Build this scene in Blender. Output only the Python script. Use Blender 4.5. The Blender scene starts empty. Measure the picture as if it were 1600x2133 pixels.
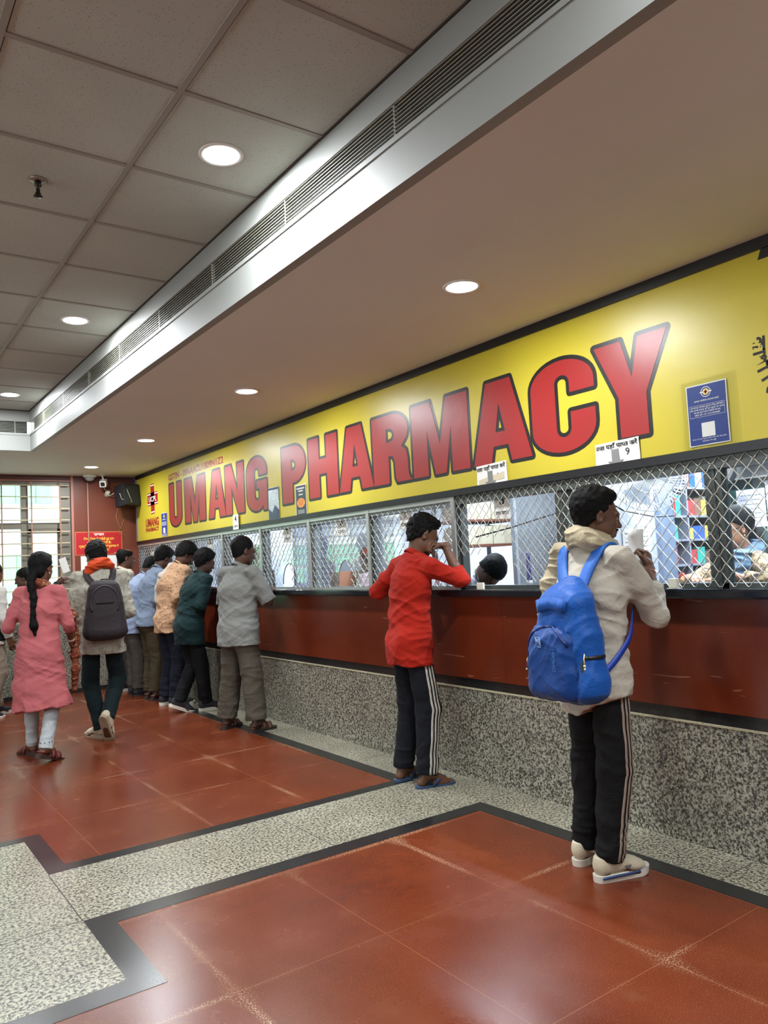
import bpy, bmesh, math, random
import numpy as np
from mathutils import Vector, Matrix
from mathutils.geometry import tessellate_polygon
from mathutils.bvhtree import BVHTree

S = bpy.context.scene
COL = S.collection
PI = math.pi

# ------------------------------------------------------------------ camera
cam_d = bpy.data.cameras.new('camera')
cam = bpy.data.objects.new('camera', cam_d)
COL.objects.link(cam)
S.camera = cam
cam_d.sensor_fit = 'VERTICAL'
cam_d.sensor_height = 36.0
cam_d.lens = 1598.2 * 36.0 / 2133.0
cam_d.clip_start = 0.05
CAM_R = Matrix(((0.81386, 0.00216, -0.58106), (-0.57890, -0.08372, -0.81115), (-0.05040, 0.99649, -0.06688)))
cam.matrix_world = Matrix.Translation((0, 0, 1.45)) @ CAM_R.to_4x4()

# ------------------------------------------------------------------ view, world, sun
S.view_settings.view_transform = 'Standard'
S.view_settings.look = 'None'
S.view_settings.gamma = 1.0
S.view_settings.use_curve_mapping = False
S.view_settings.exposure = 0.0
try:
    S.cycles.use_denoising = True
    S.cycles.max_bounces = 8
    S.cycles.diffuse_bounces = 4
    S.cycles.glossy_bounces = 3
    S.cycles.transmission_bounces = 4
    S.cycles.transparent_max_bounces = 12
    S.cycles.sample_clamp_indirect = 6.0
    S.cycles.caustics_reflective = False
    S.cycles.caustics_refractive = False
except Exception:
    pass
world = bpy.data.worlds.new('world')
S.world = world
world.use_nodes = True
bg = world.node_tree.nodes.get('Background')
sky = world.node_tree.nodes.new('ShaderNodeTexSky')
sky.sky_type = 'HOSEK_WILKIE'
sky.turbidity = 5.0
sky.sun_direction = (-0.3, -0.5, 0.8)
world.node_tree.links.new(sky.outputs[0], bg.inputs[0])
bg.inputs[1].default_value = 5.0

DOWNLIGHT_W = 39.0       # every recessed lamp of the hall
DOWNLIGHT_C = (0.93, 0.97, 1.0)
TUBE_W = 92.0            # tube lamps behind the counter
TUBE_C = (0.80, 0.90, 1.0)
WINDOW_W = 330.0         # daylight through the far window
CEIL_LOW, CEIL_HIGH = 2.845, 3.285
XW = 3.43                # face of the counter wall and of the sign
YB = 10.85               # far wall


def area(name, loc, rot, size, size_y, watts, col, shape='RECTANGLE', spread=PI):
    d = bpy.data.lights.new(name, 'AREA')
    d.shape = shape
    d.size = size
    if shape in ('RECTANGLE', 'ELLIPSE'):
        d.size_y = size_y
    d.energy = watts
    d.color = col
    d.spread = spread
    o = bpy.data.objects.new(name, d)
    o.location = loc
    o.rotation_euler = rot
    COL.objects.link(o)
    return o


sun_d = bpy.data.lights.new('sun', 'SUN')
sun_d.energy = 10.0
sun_d.angle = 0.01
sun = bpy.data.objects.new('sun', sun_d)
sun.rotation_euler = (math.radians(42), 0, math.radians(-25))
COL.objects.link(sun)
# daylight entering at the far window
area('window_daylight', (1.0, YB + 0.12, 2.0), (math.radians(90), 0, 0), 3.0, 1.5, WINDOW_W, (0.93, 1.0, 0.97))

# fill light added at the unseen left wall to lift the ceiling neutrally
HALL_FILL_W = 130.0
area('hall_fill', (-5.85, 3.5, 1.9), (0, math.radians(-90), 0), 1.6, 7.0, HALL_FILL_W, (0.90, 0.97, 1.0))

# ------------------------------------------------------------------ materials


def _nt(name):
    m = bpy.data.materials.new(name)
    m.use_nodes = True
    nt = m.node_tree
    b = nt.nodes.get('Principled BSDF')
    return m, nt, b


def lin(c):
    return tuple(((x / 255.0) / 12.92 if x <= 10 else (((x / 255.0) + 0.055) / 1.055) ** 2.4) for x in c)


def rgb(r, g, b):
    return lin((r, g, b))


def N(nt, t, **kw):
    n = nt.nodes.new(t)
    for k, v in kw.items():
        if k == 'ins':
            for kk, vv in v.items():
                n.inputs[kk].default_value = vv
        else:
            setattr(n, k, v)
    return n


def L(nt, a, b):
    nt.links.new(a, b)


def ramp(nt, fac, stops):
    r = nt.nodes.new('ShaderNodeValToRGB')
    el = r.color_ramp.elements
    while len(el) < len(stops):
        el.new(0.5)
    for e, (p, c) in zip(el, stops):
        e.position = p
        e.color = (c[0], c[1], c[2], 1.0) if len(c) == 3 else c
    L(nt, fac, r.inputs[0])
    return r.outputs[0]


def math_n(nt, op, a, b=None, c=None):
    n = nt.nodes.new('ShaderNodeMath')
    n.operation = op
    for i, v in enumerate((a, b, c)):
        if v is None:
            continue
        if isinstance(v, (int, float)):
            n.inputs[i].default_value = v
        else:
            L(nt, v, n.inputs[i])
    return n.outputs[0]


def mixc(nt, fac, a, b, mode='MIX'):
    n = nt.nodes.new('ShaderNodeMix')
    n.data_type = 'RGBA'
    n.blend_type = mode
    for s, v in ((n.inputs[0], fac), (n.inputs[6], a), (n.inputs[7], b)):
        if isinstance(v, (int, float)):
            s.default_value = v
        elif isinstance(v, tuple):
            s.default_value = (v[0], v[1], v[2], 1.0)
        else:
            L(nt, v, s)
    return n.outputs[2]


_mc = {}


def mat(name, col, rough=0.5, metal=0.0, bump=0.0, bscale=40.0, var=0.0, vscale=8.0, spec=0.5, sheen=0.0, trans=0.0):
    """plain material with optional fine bump and a soft, place-bound colour variation"""
    key = (name,)
    if key in _mc:
        return _mc[key]
    m, nt, b = _nt(name)
    b.inputs['Roughness'].default_value = rough
    b.inputs['Metallic'].default_value = metal
    b.inputs['Specular IOR Level'].default_value = spec
    if sheen:
        b.inputs['Sheen Weight'].default_value = sheen
    tc = N(nt, 'ShaderNodeTexCoord')
    if var:
        n = N(nt, 'ShaderNodeTexNoise', ins={'Scale': vscale, 'Detail': 4.0})
        L(nt, tc.outputs['Object'], n.inputs['Vector'])
        lo = tuple(max(0, x * (1 - var)) for x in col)
        hi = tuple(min(1, x * (1 + var)) for x in col)
        L(nt, ramp(nt, n.outputs[0], [(0.3, lo), (0.7, hi)]), b.inputs['Base Color'])
    else:
        b.inputs['Base Color'].default_value = (*col, 1.0)
    if bump:
        n2 = N(nt, 'ShaderNodeTexNoise', ins={'Scale': bscale, 'Detail': 3.0})
        L(nt, tc.outputs['Object'], n2.inputs['Vector'])
        bp = N(nt, 'ShaderNodeBump', ins={'Strength': bump, 'Distance': 0.01})
        L(nt, n2.outputs[0], bp.inputs['Height'])
        L(nt, bp.outputs[0], b.inputs['Normal'])
    _mc[key] = m
    return m


def emis(name, col, strength):
    if (name,) in _mc:
        return _mc[(name,)]
    m, nt, b = _nt(name)
    b.inputs['Base Color'].default_value = (0.8, 0.8, 0.8, 1)
    b.inputs['Emission Color'].default_value = (*col, 1)
    b.inputs['Emission Strength'].default_value = strength
    _mc[(name,)] = m
    return m


def glass(name, tint=(1, 1, 1), refl=0.12, opac=0.0, col=(0.8, 0.85, 0.9)):
    """thin pane: mostly see-through with a mirror share that grows at a glancing angle"""
    if (name,) in _mc:
        return _mc[(name,)]
    m = bpy.data.materials.new(name)
    m.use_nodes = True
    nt = m.node_tree
    nt.nodes.clear()
    out = N(nt, 'ShaderNodeOutputMaterial')
    tr = N(nt, 'ShaderNodeBsdfTransparent')
    tr.inputs[0].default_value = (*tint, 1)
    gl = N(nt, 'ShaderNodeBsdfGlossy')
    gl.inputs['Roughness'].default_value = 0.02
    lw = N(nt, 'ShaderNodeLayerWeight', ins={'Blend': 0.35})
    f = math_n(nt, 'MULTIPLY', lw.outputs['Fresnel'], refl * 4)
    f = math_n(nt, 'MINIMUM', f, 0.6)
    mx = N(nt, 'ShaderNodeMixShader')
    L(nt, f, mx.inputs[0])
    L(nt, tr.outputs[0], mx.inputs[1])
    L(nt, gl.outputs[0], mx.inputs[2])
    last = mx.outputs[0]
    if opac:
        df = N(nt, 'ShaderNodeBsdfDiffuse')
        df.inputs[0].default_value = (*col, 1)
        m2 = N(nt, 'ShaderNodeMixShader', ins={0: opac})
        L(nt, last, m2.inputs[1])
        L(nt, df.outputs[0], m2.inputs[2])
        last = m2.outputs[0]
    L(nt, last, out.inputs[0])
    _mc[(name,)] = m
    return m


# ------------------------------------------------------------------ mesh collecting
class MB:
    def __init__(self):
        self.v = []
        self.f = []
        self.mi = []
        self.sm = []

    def add(self, vs, fs, smooth=False, mi=0):
        o = len(self.v)
        self.v.extend([tuple(map(float, p)) for p in vs])
        for f in fs:
            self.f.append(tuple(o + i for i in f))
            self.mi.append(mi)
            self.sm.append(smooth)
        return self

    def box(self, a, b, mi=0, bev=0.0):
        x0, x1 = sorted((a[0], b[0])); y0, y1 = sorted((a[1], b[1])); z0, z1 = sorted((a[2], b[2]))
        if bev > 0:
            bm = bmesh.new()
            bmesh.ops.create_cube(bm, size=1.0)
            for q in bm.verts:
                q.co = Vector((x0 + (q.co.x + .5) * (x1 - x0), y0 + (q.co.y + .5) * (y1 - y0), z0 + (q.co.z + .5) * (z1 - z0)))
            bmesh.ops.bevel(bm, geom=list(bm.edges), offset=bev, segments=2, profile=0.7, affect='EDGES')
            self.bm(bm, mi=mi)
            return self
        vs = [(x0, y0, z0), (x1, y0, z0), (x1, y1, z0), (x0, y1, z0), (x0, y0, z1), (x1, y0, z1), (x1, y1, z1), (x0, y1, z1)]
        fs = [(0, 3, 2, 1), (4, 5, 6, 7), (0, 1, 5, 4), (1, 2, 6, 5), (2, 3, 7, 6), (3, 0, 4, 7)]
        return self.add(vs, fs, False, mi)

    def obox(self, M, sx, sy, sz, mi=0, bev=0.0):
        """box centred at the origin of matrix M with full sizes"""
        bm = bmesh.new()
        bmesh.ops.create_cube(bm, size=1.0)
        for q in bm.verts:
            q.co = Vector((q.co.x * sx, q.co.y * sy, q.co.z * sz))
        if bev > 0:
            bmesh.ops.bevel(bm, geom=list(bm.edges), offset=bev, segments=2, profile=0.7, affect='EDGES')
        bm.transform(M)
        self.bm(bm, mi=mi)
        return self

    def bm(self, bm, smooth=False, mi=0):
        bm.verts.ensure_lookup_table()
        bm.verts.index_update()
        self.add([q.co[:] for q in bm.verts], [[q.index for q in f.verts] for f in bm.faces], smooth, mi)
        bm.free()

    def quad(self, a, b, c, d, mi=0):
        return self.add([a, b, c, d], [(0, 1, 2, 3)], False, mi)

    def tube(self, pts, r, n=8, mi=0, cap=True, flat=None):
        """round (or flattened) tube along points; r a number or list"""
        pts = [Vector(p) for p in pts]
        k = len(pts)
        rs = r if isinstance(r, (list, tuple)) else [r] * k
        vs = []
        prev = None
        for i, p in enumerate(pts):
            t = (pts[min(i + 1, k - 1)] - pts[max(i - 1, 0)])
            if t.length < 1e-9:
                t = Vector((0, 0, 1))
            t.normalize()
            if prev is None:
                a = Vector((0, 0, 1)) if abs(t.z) < 0.9 else Vector((1, 0, 0))
                u = t.cross(a).normalized()
            else:
                u = (prev - t * prev.dot(t))
                u = u.normalized() if u.length > 1e-6 else t.orthogonal().normalized()
            prev = u
            w = t.cross(u)
            for j in range(n):
                an = 2 * PI * j / n
                vs.append(p + (u * math.cos(an) + w * math.sin(an)) * rs[i])
        fs = []
        for i in range(k - 1):
            for j in range(n):
                fs.append((i * n + j, i * n + (j + 1) % n, (i + 1) * n + (j + 1) % n, (i + 1) * n + j))
        if cap:
            fs.append(tuple(range(n - 1, -1, -1)))
            fs.append(tuple((k - 1) * n + j for j in range(n)))
        return self.add(vs, fs, True, mi)

    def lathe(self, prof, M=None, n=24, mi=0):
        """profile [(r, z)] turned about z, placed by M"""
        M = M or Matrix()
        vs, fs = [], []
        for (r, z) in prof:
            for j in range(n):
                a = 2 * PI * j / n
                vs.append(M @ Vector((r * math.cos(a), r * math.sin(a), z)))
        for i in range(len(prof) - 1):
            for j in range(n):
                fs.append((i * n + j, i * n + (j + 1) % n, (i + 1) * n + (j + 1) % n, (i + 1) * n + j))
        if prof[0][0] > 1e-6:
            fs.append(tuple(range(n - 1, -1, -1)))
        if prof[-1][0] > 1e-6:
            fs.append(tuple((len(prof) - 1) * n + j for j in range(n)))
        return self.add(vs, fs, True, mi)

    def sphere(self, c, r, n=12, mi=0, s=(1, 1, 1)):
        prof = [(max(1e-5, r * math.sin(PI * i / n)), -r * math.cos(PI * i / n)) for i in range(n + 1)]
        return self.lathe(prof, Matrix.Translation(c) @ Matrix.Diagonal((*s, 1)), n * 2, mi)

    def poly(self, loops, F, th=0.0, mi=0):
        """flat shape with holes; loops of 2-D points, F maps (u, v, w) to space; th gives thickness"""
        vv = [[Vector((p[0], p[1], 0)) for p in lp] for lp in loops]
        tris = tessellate_polygon(vv)
        flat = [p for lp in loops for p in lp]
        self.add([F(p[0], p[1], th) for p in flat], [tuple(t) for t in tris], False, mi)
        if th:
            o = 0
            for lp in loops:
                n = len(lp)
                vs = [F(p[0], p[1], th) for p in lp] + [F(p[0], p[1], 0) for p in lp]
                self.add(vs, [(i, (i + 1) % n, n + (i + 1) % n, n + i) for i in range(n)], False, mi)
        return self

    def ribbon(self, pts, nrm, w, th=0.003, mi=0):
        """flat band along pts; nrm list of surface normals; w width(s)"""
        k = len(pts)
        P = [Vector(p) for p in pts]
        ws = w if isinstance(w, (list, tuple)) else [w] * k
        vs = []
        for i in range(k):
            t = (P[min(i + 1, k - 1)] - P[max(i - 1, 0)]).normalized()
            n = Vector(nrm[i]).normalized()
            s = t.cross(n).normalized() * ws[i] / 2
            vs += [P[i] - s, P[i] + s, P[i] + s + n * th, P[i] - s + n * th]
        fs = []
        for i in range(k - 1):
            a, b = 4 * i, 4 * i + 4
            for j in range(4):
                fs.append((a + j, a + (j + 1) % 4, b + (j + 1) % 4, b + j))
        fs += [(3, 2, 1, 0), (4 * k - 4, 4 * k - 3, 4 * k - 2, 4 * k - 1)]
        return self.add(vs, fs, True, mi)

    def build(self, name, mats, parent=None, label=None, recalc=True):
        me = bpy.data.meshes.new(name)
        off = Vector((0, 0, 0))
        p = parent
        while p is not None:
            off += p.location
            p = p.parent
        me.from_pydata([(q[0] - off.x, q[1] - off.y, q[2] - off.z) for q in self.v], [], self.f)
        for m in (mats if isinstance(mats, (list, tuple)) else [mats]):
            me.materials.append(m)
        me.polygons.foreach_set('material_index', self.mi)
        me.polygons.foreach_set('use_smooth', self.sm)
        if recalc:
            bm = bmesh.new()
            bm.from_mesh(me)
            bmesh.ops.recalc_face_normals(bm, faces=bm.faces)
            bm.to_mesh(me)
            bm.free()
        me.update()
        o = bpy.data.objects.new(name, me)
        COL.objects.link(o)
        if parent is not None:
            o.parent = parent
        if label:
            o['label'] = label
        return o


def thing(name, label, cat, loc, group=None):
    o = bpy.data.objects.new(name, None)
    o.empty_display_size = 0.1
    o.location = loc
    COL.objects.link(o)
    o['label'] = label
    o['category'] = cat
    if group:
        o['group'] = group
    return o


def tag(o, label, cat, group=None):
    o['label'] = label
    o['category'] = cat
    if group:
        o['group'] = group
    return o


def struct(o):
    o['kind'] = 'structure'
    return o


def recenter(o):
    """put a one-mesh thing's origin at the middle of its base"""
    me = o.data
    co = np.empty(len(me.vertices) * 3, 'f')
    me.vertices.foreach_get('co', co)
    co = co.reshape(-1, 3)
    c = (co.min(0) + co.max(0)) / 2
    c[2] = co[:, 2].min()
    me.vertices.foreach_set('co', (co - c).ravel())
    me.update()
    o.location = Vector(o.location) + Vector([float(x) for x in c])
    return o


# ------------------------------------------------------------------ lettering
_DEV_HALF = set('पतनशषसकखगचजणतथधबभमयलवघझ')
_tcache = {}


def _raw(s, bold=0.0):
    """outline mesh of unshaped text: (verts, faces, advance)"""
    k = (s, bold)
    if k in _tcache:
        return _tcache[k]

    def ev(t, off):
        c = bpy.data.curves.new('t', 'FONT')
        c.body = t
        c.offset = off
        c.resolution_u = 3
        o = bpy.data.objects.new('t', c)
        COL.objects.link(o)
        dg = bpy.context.evaluated_depsgraph_get()
        e = o.evaluated_get(dg)
        me = e.to_mesh()
        v = np.array([q.co[:2] for q in me.vertices]) if len(me.vertices) else np.zeros((0, 2))
        f = [tuple(p.vertices) for p in me.polygons]
        e.to_mesh_clear()
        bpy.data.objects.remove(o)
        bpy.data.curves.remove(c)
        return v, f
    v, f = ev(s, bold)
    a, _ = ev(s + 'I', 0)
    b, _ = ev('I', 0)
    adv = float(a[:, 0].max() - b[:, 0].max())
    _tcache[k] = (v, f, adv)
    return _tcache[k]


def _clip_right(v, f, xc):
    bm = bmesh.new()
    vs = [bm.verts.new((p[0], p[1], 0)) for p in v]
    for q in f:
        try:
            bm.faces.new([vs[i] for i in q])
        except ValueError:
            pass
    bmesh.ops.bisect_plane(bm, geom=list(bm.verts) + list(bm.edges) + list(bm.faces), plane_co=(xc, 0, 0), plane_no=(1, 0, 0), clear_outer=True)
    bm.verts.index_update()
    r = (np.array([q.co[:2] for q in bm.verts]), [tuple(q.index for q in p.verts) for p in bm.faces])
    bm.free()
    return r


def text2d(s, bold=0.0):
    """lettering as one flat mesh (unit height font), Devanagari conjuncts, i-signs and marks composed by hand"""
    dev = any('\u0900' <= c <= '\u097f' for c in s)
    if not dev:
        v, f, a = _raw(s, bold)
        return v, f, a
    V, F = [], []
    x = 0.0
    n = 0
    i = 0
    while i < len(s):
        c = s[i]
        nx = s[i + 1] if i + 1 < len(s) else ''
        # a consonant cluster followed by the short i-sign: the sign is written first
        j = i
        while j + 2 < len(s) and s[j + 1] == '\u094d':
            j += 2
        if j + 1 < len(s) and s[j + 1] == '\u093f' and c != '\u093f':
            s = s[:i] + '\u093f' + s[i:j + 1] + s[j + 2:]
            c = '\u093f'
            nx = s[i + 1]
        if '\u0915' <= c <= '\u0939' and nx == '\u094d':
            v, f, a = _raw(c, bold)
            if i + 2 < len(s) and s[i + 2] == '\u0930':
                vv = np.array([[0.10, 0.14], [0.40, 0.26], [0.40, 0.33], [0.10, 0.21]]) + np.array([a * 0.5 - 0.28, 0.0])
                V += [v + [x, 0], vv + [x, 0]]
                F += [tuple(q + n for q in p) for p in f] + [tuple(q + n + len(v) for q in (0, 1, 2, 3))]
                n += len(v) + 4
                x += a
                i += 3
                continue
            xc = a - 0.17
            v, f = _clip_right(v, f, xc)
            V.append(v + [x, 0])
            F += [tuple(q + n for q in p) for p in f]
            n += len(v)
            x += xc - 0.02
            i += 2
            continue
        if c == ' ':
            x += 0.28
            i += 1
            continue
        v, f, a = _raw(c, bold)
        if len(v):
            V.append(v + [x, 0])
            F += [tuple(q + n for q in p) for p in f]
            n += len(v)
        x += a
        i += 1
    return (np.vstack(V) if V else np.zeros((0, 2))), F, x


def put_text(mb, s, F, u, v, h, width=None, bold=0.0, mi=0, w=0.0, center=False):
    """write s with its baseline start (or centre) at (u, v); cap height h; optional total width"""
    tv, tf, adv = text2d(s, bold)
    if not len(tv):
        return
    x0, x1 = float(tv[:, 0].min()), float(tv[:, 0].max())
    k = h / 0.73
    kx = k if width is None else width / max(1e-6, x1 - x0)
    du = u - (x1 - x0) * kx / 2 if center else u
    mb.add([F(du + (p[0] - x0) * kx, v + p[1] * k, w) for p in tv], tf, False, mi)


def wall_frame(x, y, z, out=(-1, 0, 0), right=(0, -1, 0), tilt=0.0):
    """(u, v, w) on an upright surface: u to the reader's right, v up, w out of the surface"""
    o, r, c = Vector(out), Vector(right), Vector((x, y, z))
    up = Vector((0, 0, 1))
    ct, st = math.cos(tilt), math.sin(tilt)
    r2 = r * ct + up * st
    u2 = up * ct - r * st

    def F(u, v, w=0.0):
        return c + r2 * u + u2 * v + o * w
    return F


def arc(cx, cy, rx, ry, a0, a1, n=8):
    return [(cx + rx * math.cos(math.radians(a0 + (a1 - a0) * i / n)), cy + ry * math.sin(math.radians(a0 + (a1 - a0) * i / n))) for i in range(n + 1)]

# ================================================================== surfaces
def m_granite(name, dark, mid, light, scale=95.0, rough=0.35, thr=(0.40, 0.47, 0.53)):
    m, nt, b = _nt(name)
    tc = N(nt, 'ShaderNodeTexCoord')
    n = N(nt, 'ShaderNodeTexNoise', ins={'Scale': scale, 'Detail': 4.0, 'Roughness': 0.72})
    L(nt, tc.outputs['Object'], n.inputs['Vector'])
    c = ramp(nt, n.outputs[0], [(thr[0], dark), (thr[1], mid), (thr[2], light), (0.75, tuple(min(1, x * 1.12) for x in light))])
    n2 = N(nt, 'ShaderNodeTexNoise', ins={'Scale': 3.0, 'Detail': 2.0})
    L(nt, tc.outputs['Object'], n2.inputs['Vector'])
    c = mixc(nt, 0.35, c, ramp(nt, n2.outputs[0], [(0.35, (0.55, 0.55, 0.52)), (0.65, (1, 1, 1))]), 'MULTIPLY')
    L(nt, c, b.inputs['Base Color'])
    b.inputs['Roughness'].default_value = rough
    return m


def m_floor():
    m, nt, b = _nt('red_terrazzo')
    tc = N(nt, 'ShaderNodeTexCoord')
    sx = N(nt, 'ShaderNodeSeparateXYZ')
    L(nt, tc.outputs['Object'], sx.inputs[0])
    # slab joints
    px_ = math_n(nt, 'PINGPONG', math_n(nt, 'SUBTRACT', sx.outputs[0], 1.755 - 0.63 * 20), 0.315)
    py_ = math_n(nt, 'PINGPONG', math_n(nt, 'SUBTRACT', sx.outputs[1], 2.58 - 0.82 * 20), 0.41)
    d = math_n(nt, 'MINIMUM', px_, py_)
    seam = math_n(nt, 'LESS_THAN', d, 0.0016)
    n1 = N(nt, 'ShaderNodeTexNoise', ins={'Scale': 2.2, 'Detail': 5.0, 'Roughness': 0.6})
    L(nt, tc.outputs['Object'], n1.inputs['Vector'])
    base = ramp(nt, n1.outputs[0], [(0.30, rgb(94, 39, 19)), (0.55, rgb(104, 45, 21)), (0.75, rgb(112, 53, 28))])
    sp = N(nt, 'ShaderNodeTexNoise', ins={'Scale': 260.0, 'Detail': 1.0})
    L(nt, tc.outputs['Object'], sp.inputs['Vector'])
    base = mixc(nt, ramp(nt, sp.outputs[0], [(0.64, (0, 0, 0)), (0.72, (0.55, 0.55, 0.55))]), base, rgb(168, 108, 74))
    base = mixc(nt, ramp(nt, sp.outputs[0], [(0.28, (0.45, 0.45, 0.45)), (0.36, (0, 0, 0))]), base, rgb(56, 22, 14))
    # worn, pale grains along some of the joints
    n2 = N(nt, 'ShaderNodeTexNoise', ins={'Scale': 1.35, 'Detail': 2.0})
    L(nt, tc.outputs['Object'], n2.inputs['Vector'])
    n3 = N(nt, 'ShaderNodeTexNoise', ins={'Scale': 150.0, 'Detail': 2.0})
    L(nt, tc.outputs['Object'], n3.inputs['Vector'])
    junction = math_n(nt, 'ADD', px_, math_n(nt, 'MULTIPLY', py_, 0.35))
    near = ramp(nt, math_n(nt, 'MINIMUM', junction, math_n(nt, 'MULTIPLY', d, 3.2)), [(0.0, (1, 1, 1)), (0.075, (0, 0, 0))])
    patch = ramp(nt, n2.outputs[0], [(0.50, (0, 0, 0)), (0.64, (1, 1, 1))])
    wear = math_n(nt, 'MULTIPLY', math_n(nt, 'MULTIPLY', near, patch), ramp(nt, n3.outputs[0], [(0.50, (0, 0, 0)), (0.58, (1, 1, 1))]))
    base = mixc(nt, math_n(nt, 'MULTIPLY', wear, 0.95), base, rgb(190, 164, 132))
    # pale scuff marks
    v = N(nt, 'ShaderNodeTexNoise', ins={'Scale': 4.5, 'Detail': 1.0, 'Distortion': 0.8})
    L(nt, tc.outputs['Object'], v.inputs['Vector'])
    sc = ramp(nt, v.outputs[0], [(0.66, (0, 0, 0)), (0.82, (0.08, 0.08, 0.08))])
    base = mixc(nt, sc, base, rgb(160, 116, 92))
    base = mixc(nt, math_n(nt, 'MULTIPLY', seam, 0.75), base, rgb(140, 86, 56))
    L(nt, base, b.inputs['Base Color'])
    r = ramp(nt, n1.outputs[0], [(0.3, (0.23, 0.23, 0.23)), (0.7, (0.29, 0.29, 0.29))])
    L(nt, r, b.inputs['Roughness'])
    b.inputs['Specular IOR Level'].default_value = 0.42
    bp = N(nt, 'ShaderNodeBump', ins={'Strength': 0.05, 'Distance': 0.002})
    L(nt, sp.outputs[0], bp.inputs['Height'])
    L(nt, bp.outputs[0], b.inputs['Normal'])
    return m


def m_tile():
    m, nt, b = _nt('ceiling_tile')
    tc = N(nt, 'ShaderNodeTexCoord')
    vo = N(nt, 'ShaderNodeTexVoronoi', ins={'Scale': 75.0, 'Randomness': 1.0})
    L(nt, tc.outputs['Object'], vo.inputs['Vector'])
    n = N(nt, 'ShaderNodeTexNoise', ins={'Scale': 1.2, 'Detail': 3.0})
    L(nt, tc.outputs['Object'], n.inputs['Vector'])
    base = ramp(nt, n.outputs[0], [(0.3, rgb(176, 181, 174)), (0.7, rgb(192, 197, 190))])
    L(nt, mixc(nt, ramp(nt, vo.outputs['Distance'], [(0.10, (0.7, 0.7, 0.7)), (0.20, (0, 0, 0))]), base, rgb(78, 74, 68)), b.inputs['Base Color'])
    b.inputs['Roughness'].default_value = 0.9
    return m


M_FLOOR = m_floor()
M_GRAN_F = m_granite('floor_granite', rgb(44, 45, 40), rgb(112, 111, 99), rgb(172, 168, 147), 74.0, 0.32, (0.42, 0.475, 0.53))
M_GRAN_P = m_granite('plinth_granite', rgb(38, 38, 34), rgb(106, 104, 93), rgb(166, 163, 146), 84.0, 0.42, (0.42, 0.49, 0.56))
M_BLACKST = mat('black_stone', rgb(34, 34, 34), 0.25, var=0.25, vscale=20)
M_TILE = m_tile()
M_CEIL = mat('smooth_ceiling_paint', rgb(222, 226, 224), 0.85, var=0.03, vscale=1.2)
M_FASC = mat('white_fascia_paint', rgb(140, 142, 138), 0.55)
M_TBAR = mat('ceiling_bar', rgb(150, 147, 140), 0.6)
M_VDARK = mat('vent_dark', rgb(14, 16, 14), 0.8)
M_VSLAT = mat('vent_slat', rgb(142, 142, 130), 0.4)
M_MAROON = mat('maroon_laminate', rgb(108, 54, 38), 0.38, var=0.08, vscale=3)
M_MAROON_D = mat('dark_maroon_paint', rgb(86, 46, 44), 0.5)
M_ALU = mat('grey_aluminium', rgb(132, 134, 130), 0.42, 0.35)
M_ALU_B = mat('blue_grey_aluminium', rgb(120, 128, 132), 0.38, 0.5)
M_WHITE = mat('white_plastic', rgb(226, 226, 220), 0.4)
M_PAPER = mat('white_paper', rgb(226, 226, 222), 0.75)
M_INK = mat('black_ink', rgb(24, 24, 24), 0.7)
M_BLACKP = mat('black_plastic', rgb(22, 23, 26), 0.4)

# ================================================================== floor
f = MB()
f.quad((-6, -5, 0), (XW + 0.05, -5, 0), (XW + 0.05, YB + 0.1, 0), (-6, YB + 0.1, 0))
struct(f.build('floor', M_FLOOR))
T = 0.0012
g = MB()
g.box((3.13, -5, 0), (XW, YB, T))                       # strip before the plinth
g.box((0.85, 3.53, 0), (3.13, 4.18, T))                 # cross strip
g.box((-1.0, 2.92, 0), (0.85, 4.79, T))                 # stepped square
g.box((-6, 3.53, 0), (-1.0, 4.18, T))
struct(g.build('trim_1', M_GRAN_F))
k = MB()
B2 = T * 1.0
k.box((3.02, -5, 0), (3.13, 3.53, B2)); k.box((3.02, 4.18, 0), (3.13, YB - 0.3, B2))
k.box((0.85, 3.42, 0), (3.02, 3.53, B2)); k.box((0.85, 4.18, 0), (3.02, 4.275, B2))
k.box((0.85, 2.81, 0), (0.96, 3.42, B2)); k.box((0.85, 4.275, 0), (0.945, 4.88, B2))
k.box((-1.0, 2.81, 0), (0.85, 2.92, B2)); k.box((-1.0, 4.79, 0), (0.85, 4.88, B2))
struct(k.build('trim_2', M_BLACKST))
j = MB()
for (a, b_) in (((0.85, 3.5305, 0), (-1.0, 3.5345, T * 1.3)), ((0.846, 3.53, 0), (0.85, 4.18, T * 1.3)), ((2.1, 3.53, 0), (2.103, 4.18, T * 1.3))):
    j.box(a, b_)
for yy in (0.6, 2.0, 3.53, 4.9, 6.3, 7.7, 9.1):
    j.box((3.13, yy, 0), (XW, yy + 0.003, T * 1.3))
struct(j.build('trim_3', mat('dark_joint', rgb(60, 58, 52), 0.8)))

# ================================================================== ceilings
XF, YF = 1.70, 8.84
c = MB()
c.box((XF + 0.05, -5, CEIL_LOW), (XW + 0.02, YB + 0.1, CEIL_LOW + 0.1))
c.box((-6, YF + 0.05, CEIL_LOW), (XF + 0.05, YB + 0.1, CEIL_LOW + 0.1))
struct(c.build('ceiling', M_CEIL))
c = MB()
c.box((-6, -5, CEIL_HIGH), (XF + 0.06, YF + 0.06, CEIL_HIGH + 0.08))
struct(c.build('ceiling', M_TILE))
c = MB()
for i in range(-4, 12):
    yy = 2.05 + 0.635 * i
    if -4.9 < yy < YF - 0.1:
        c.box((-5.9, yy - 0.012, CEIL_HIGH - 0.005), (XF, yy + 0.012, CEIL_HIGH))
for i in range(-11, 1):
    xx = 1.07 + 0.62 * i
    c.box((xx - 0.012, -4.9, CEIL_HIGH - 0.006), (xx + 0.012, YF, CEIL_HIGH))
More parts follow.
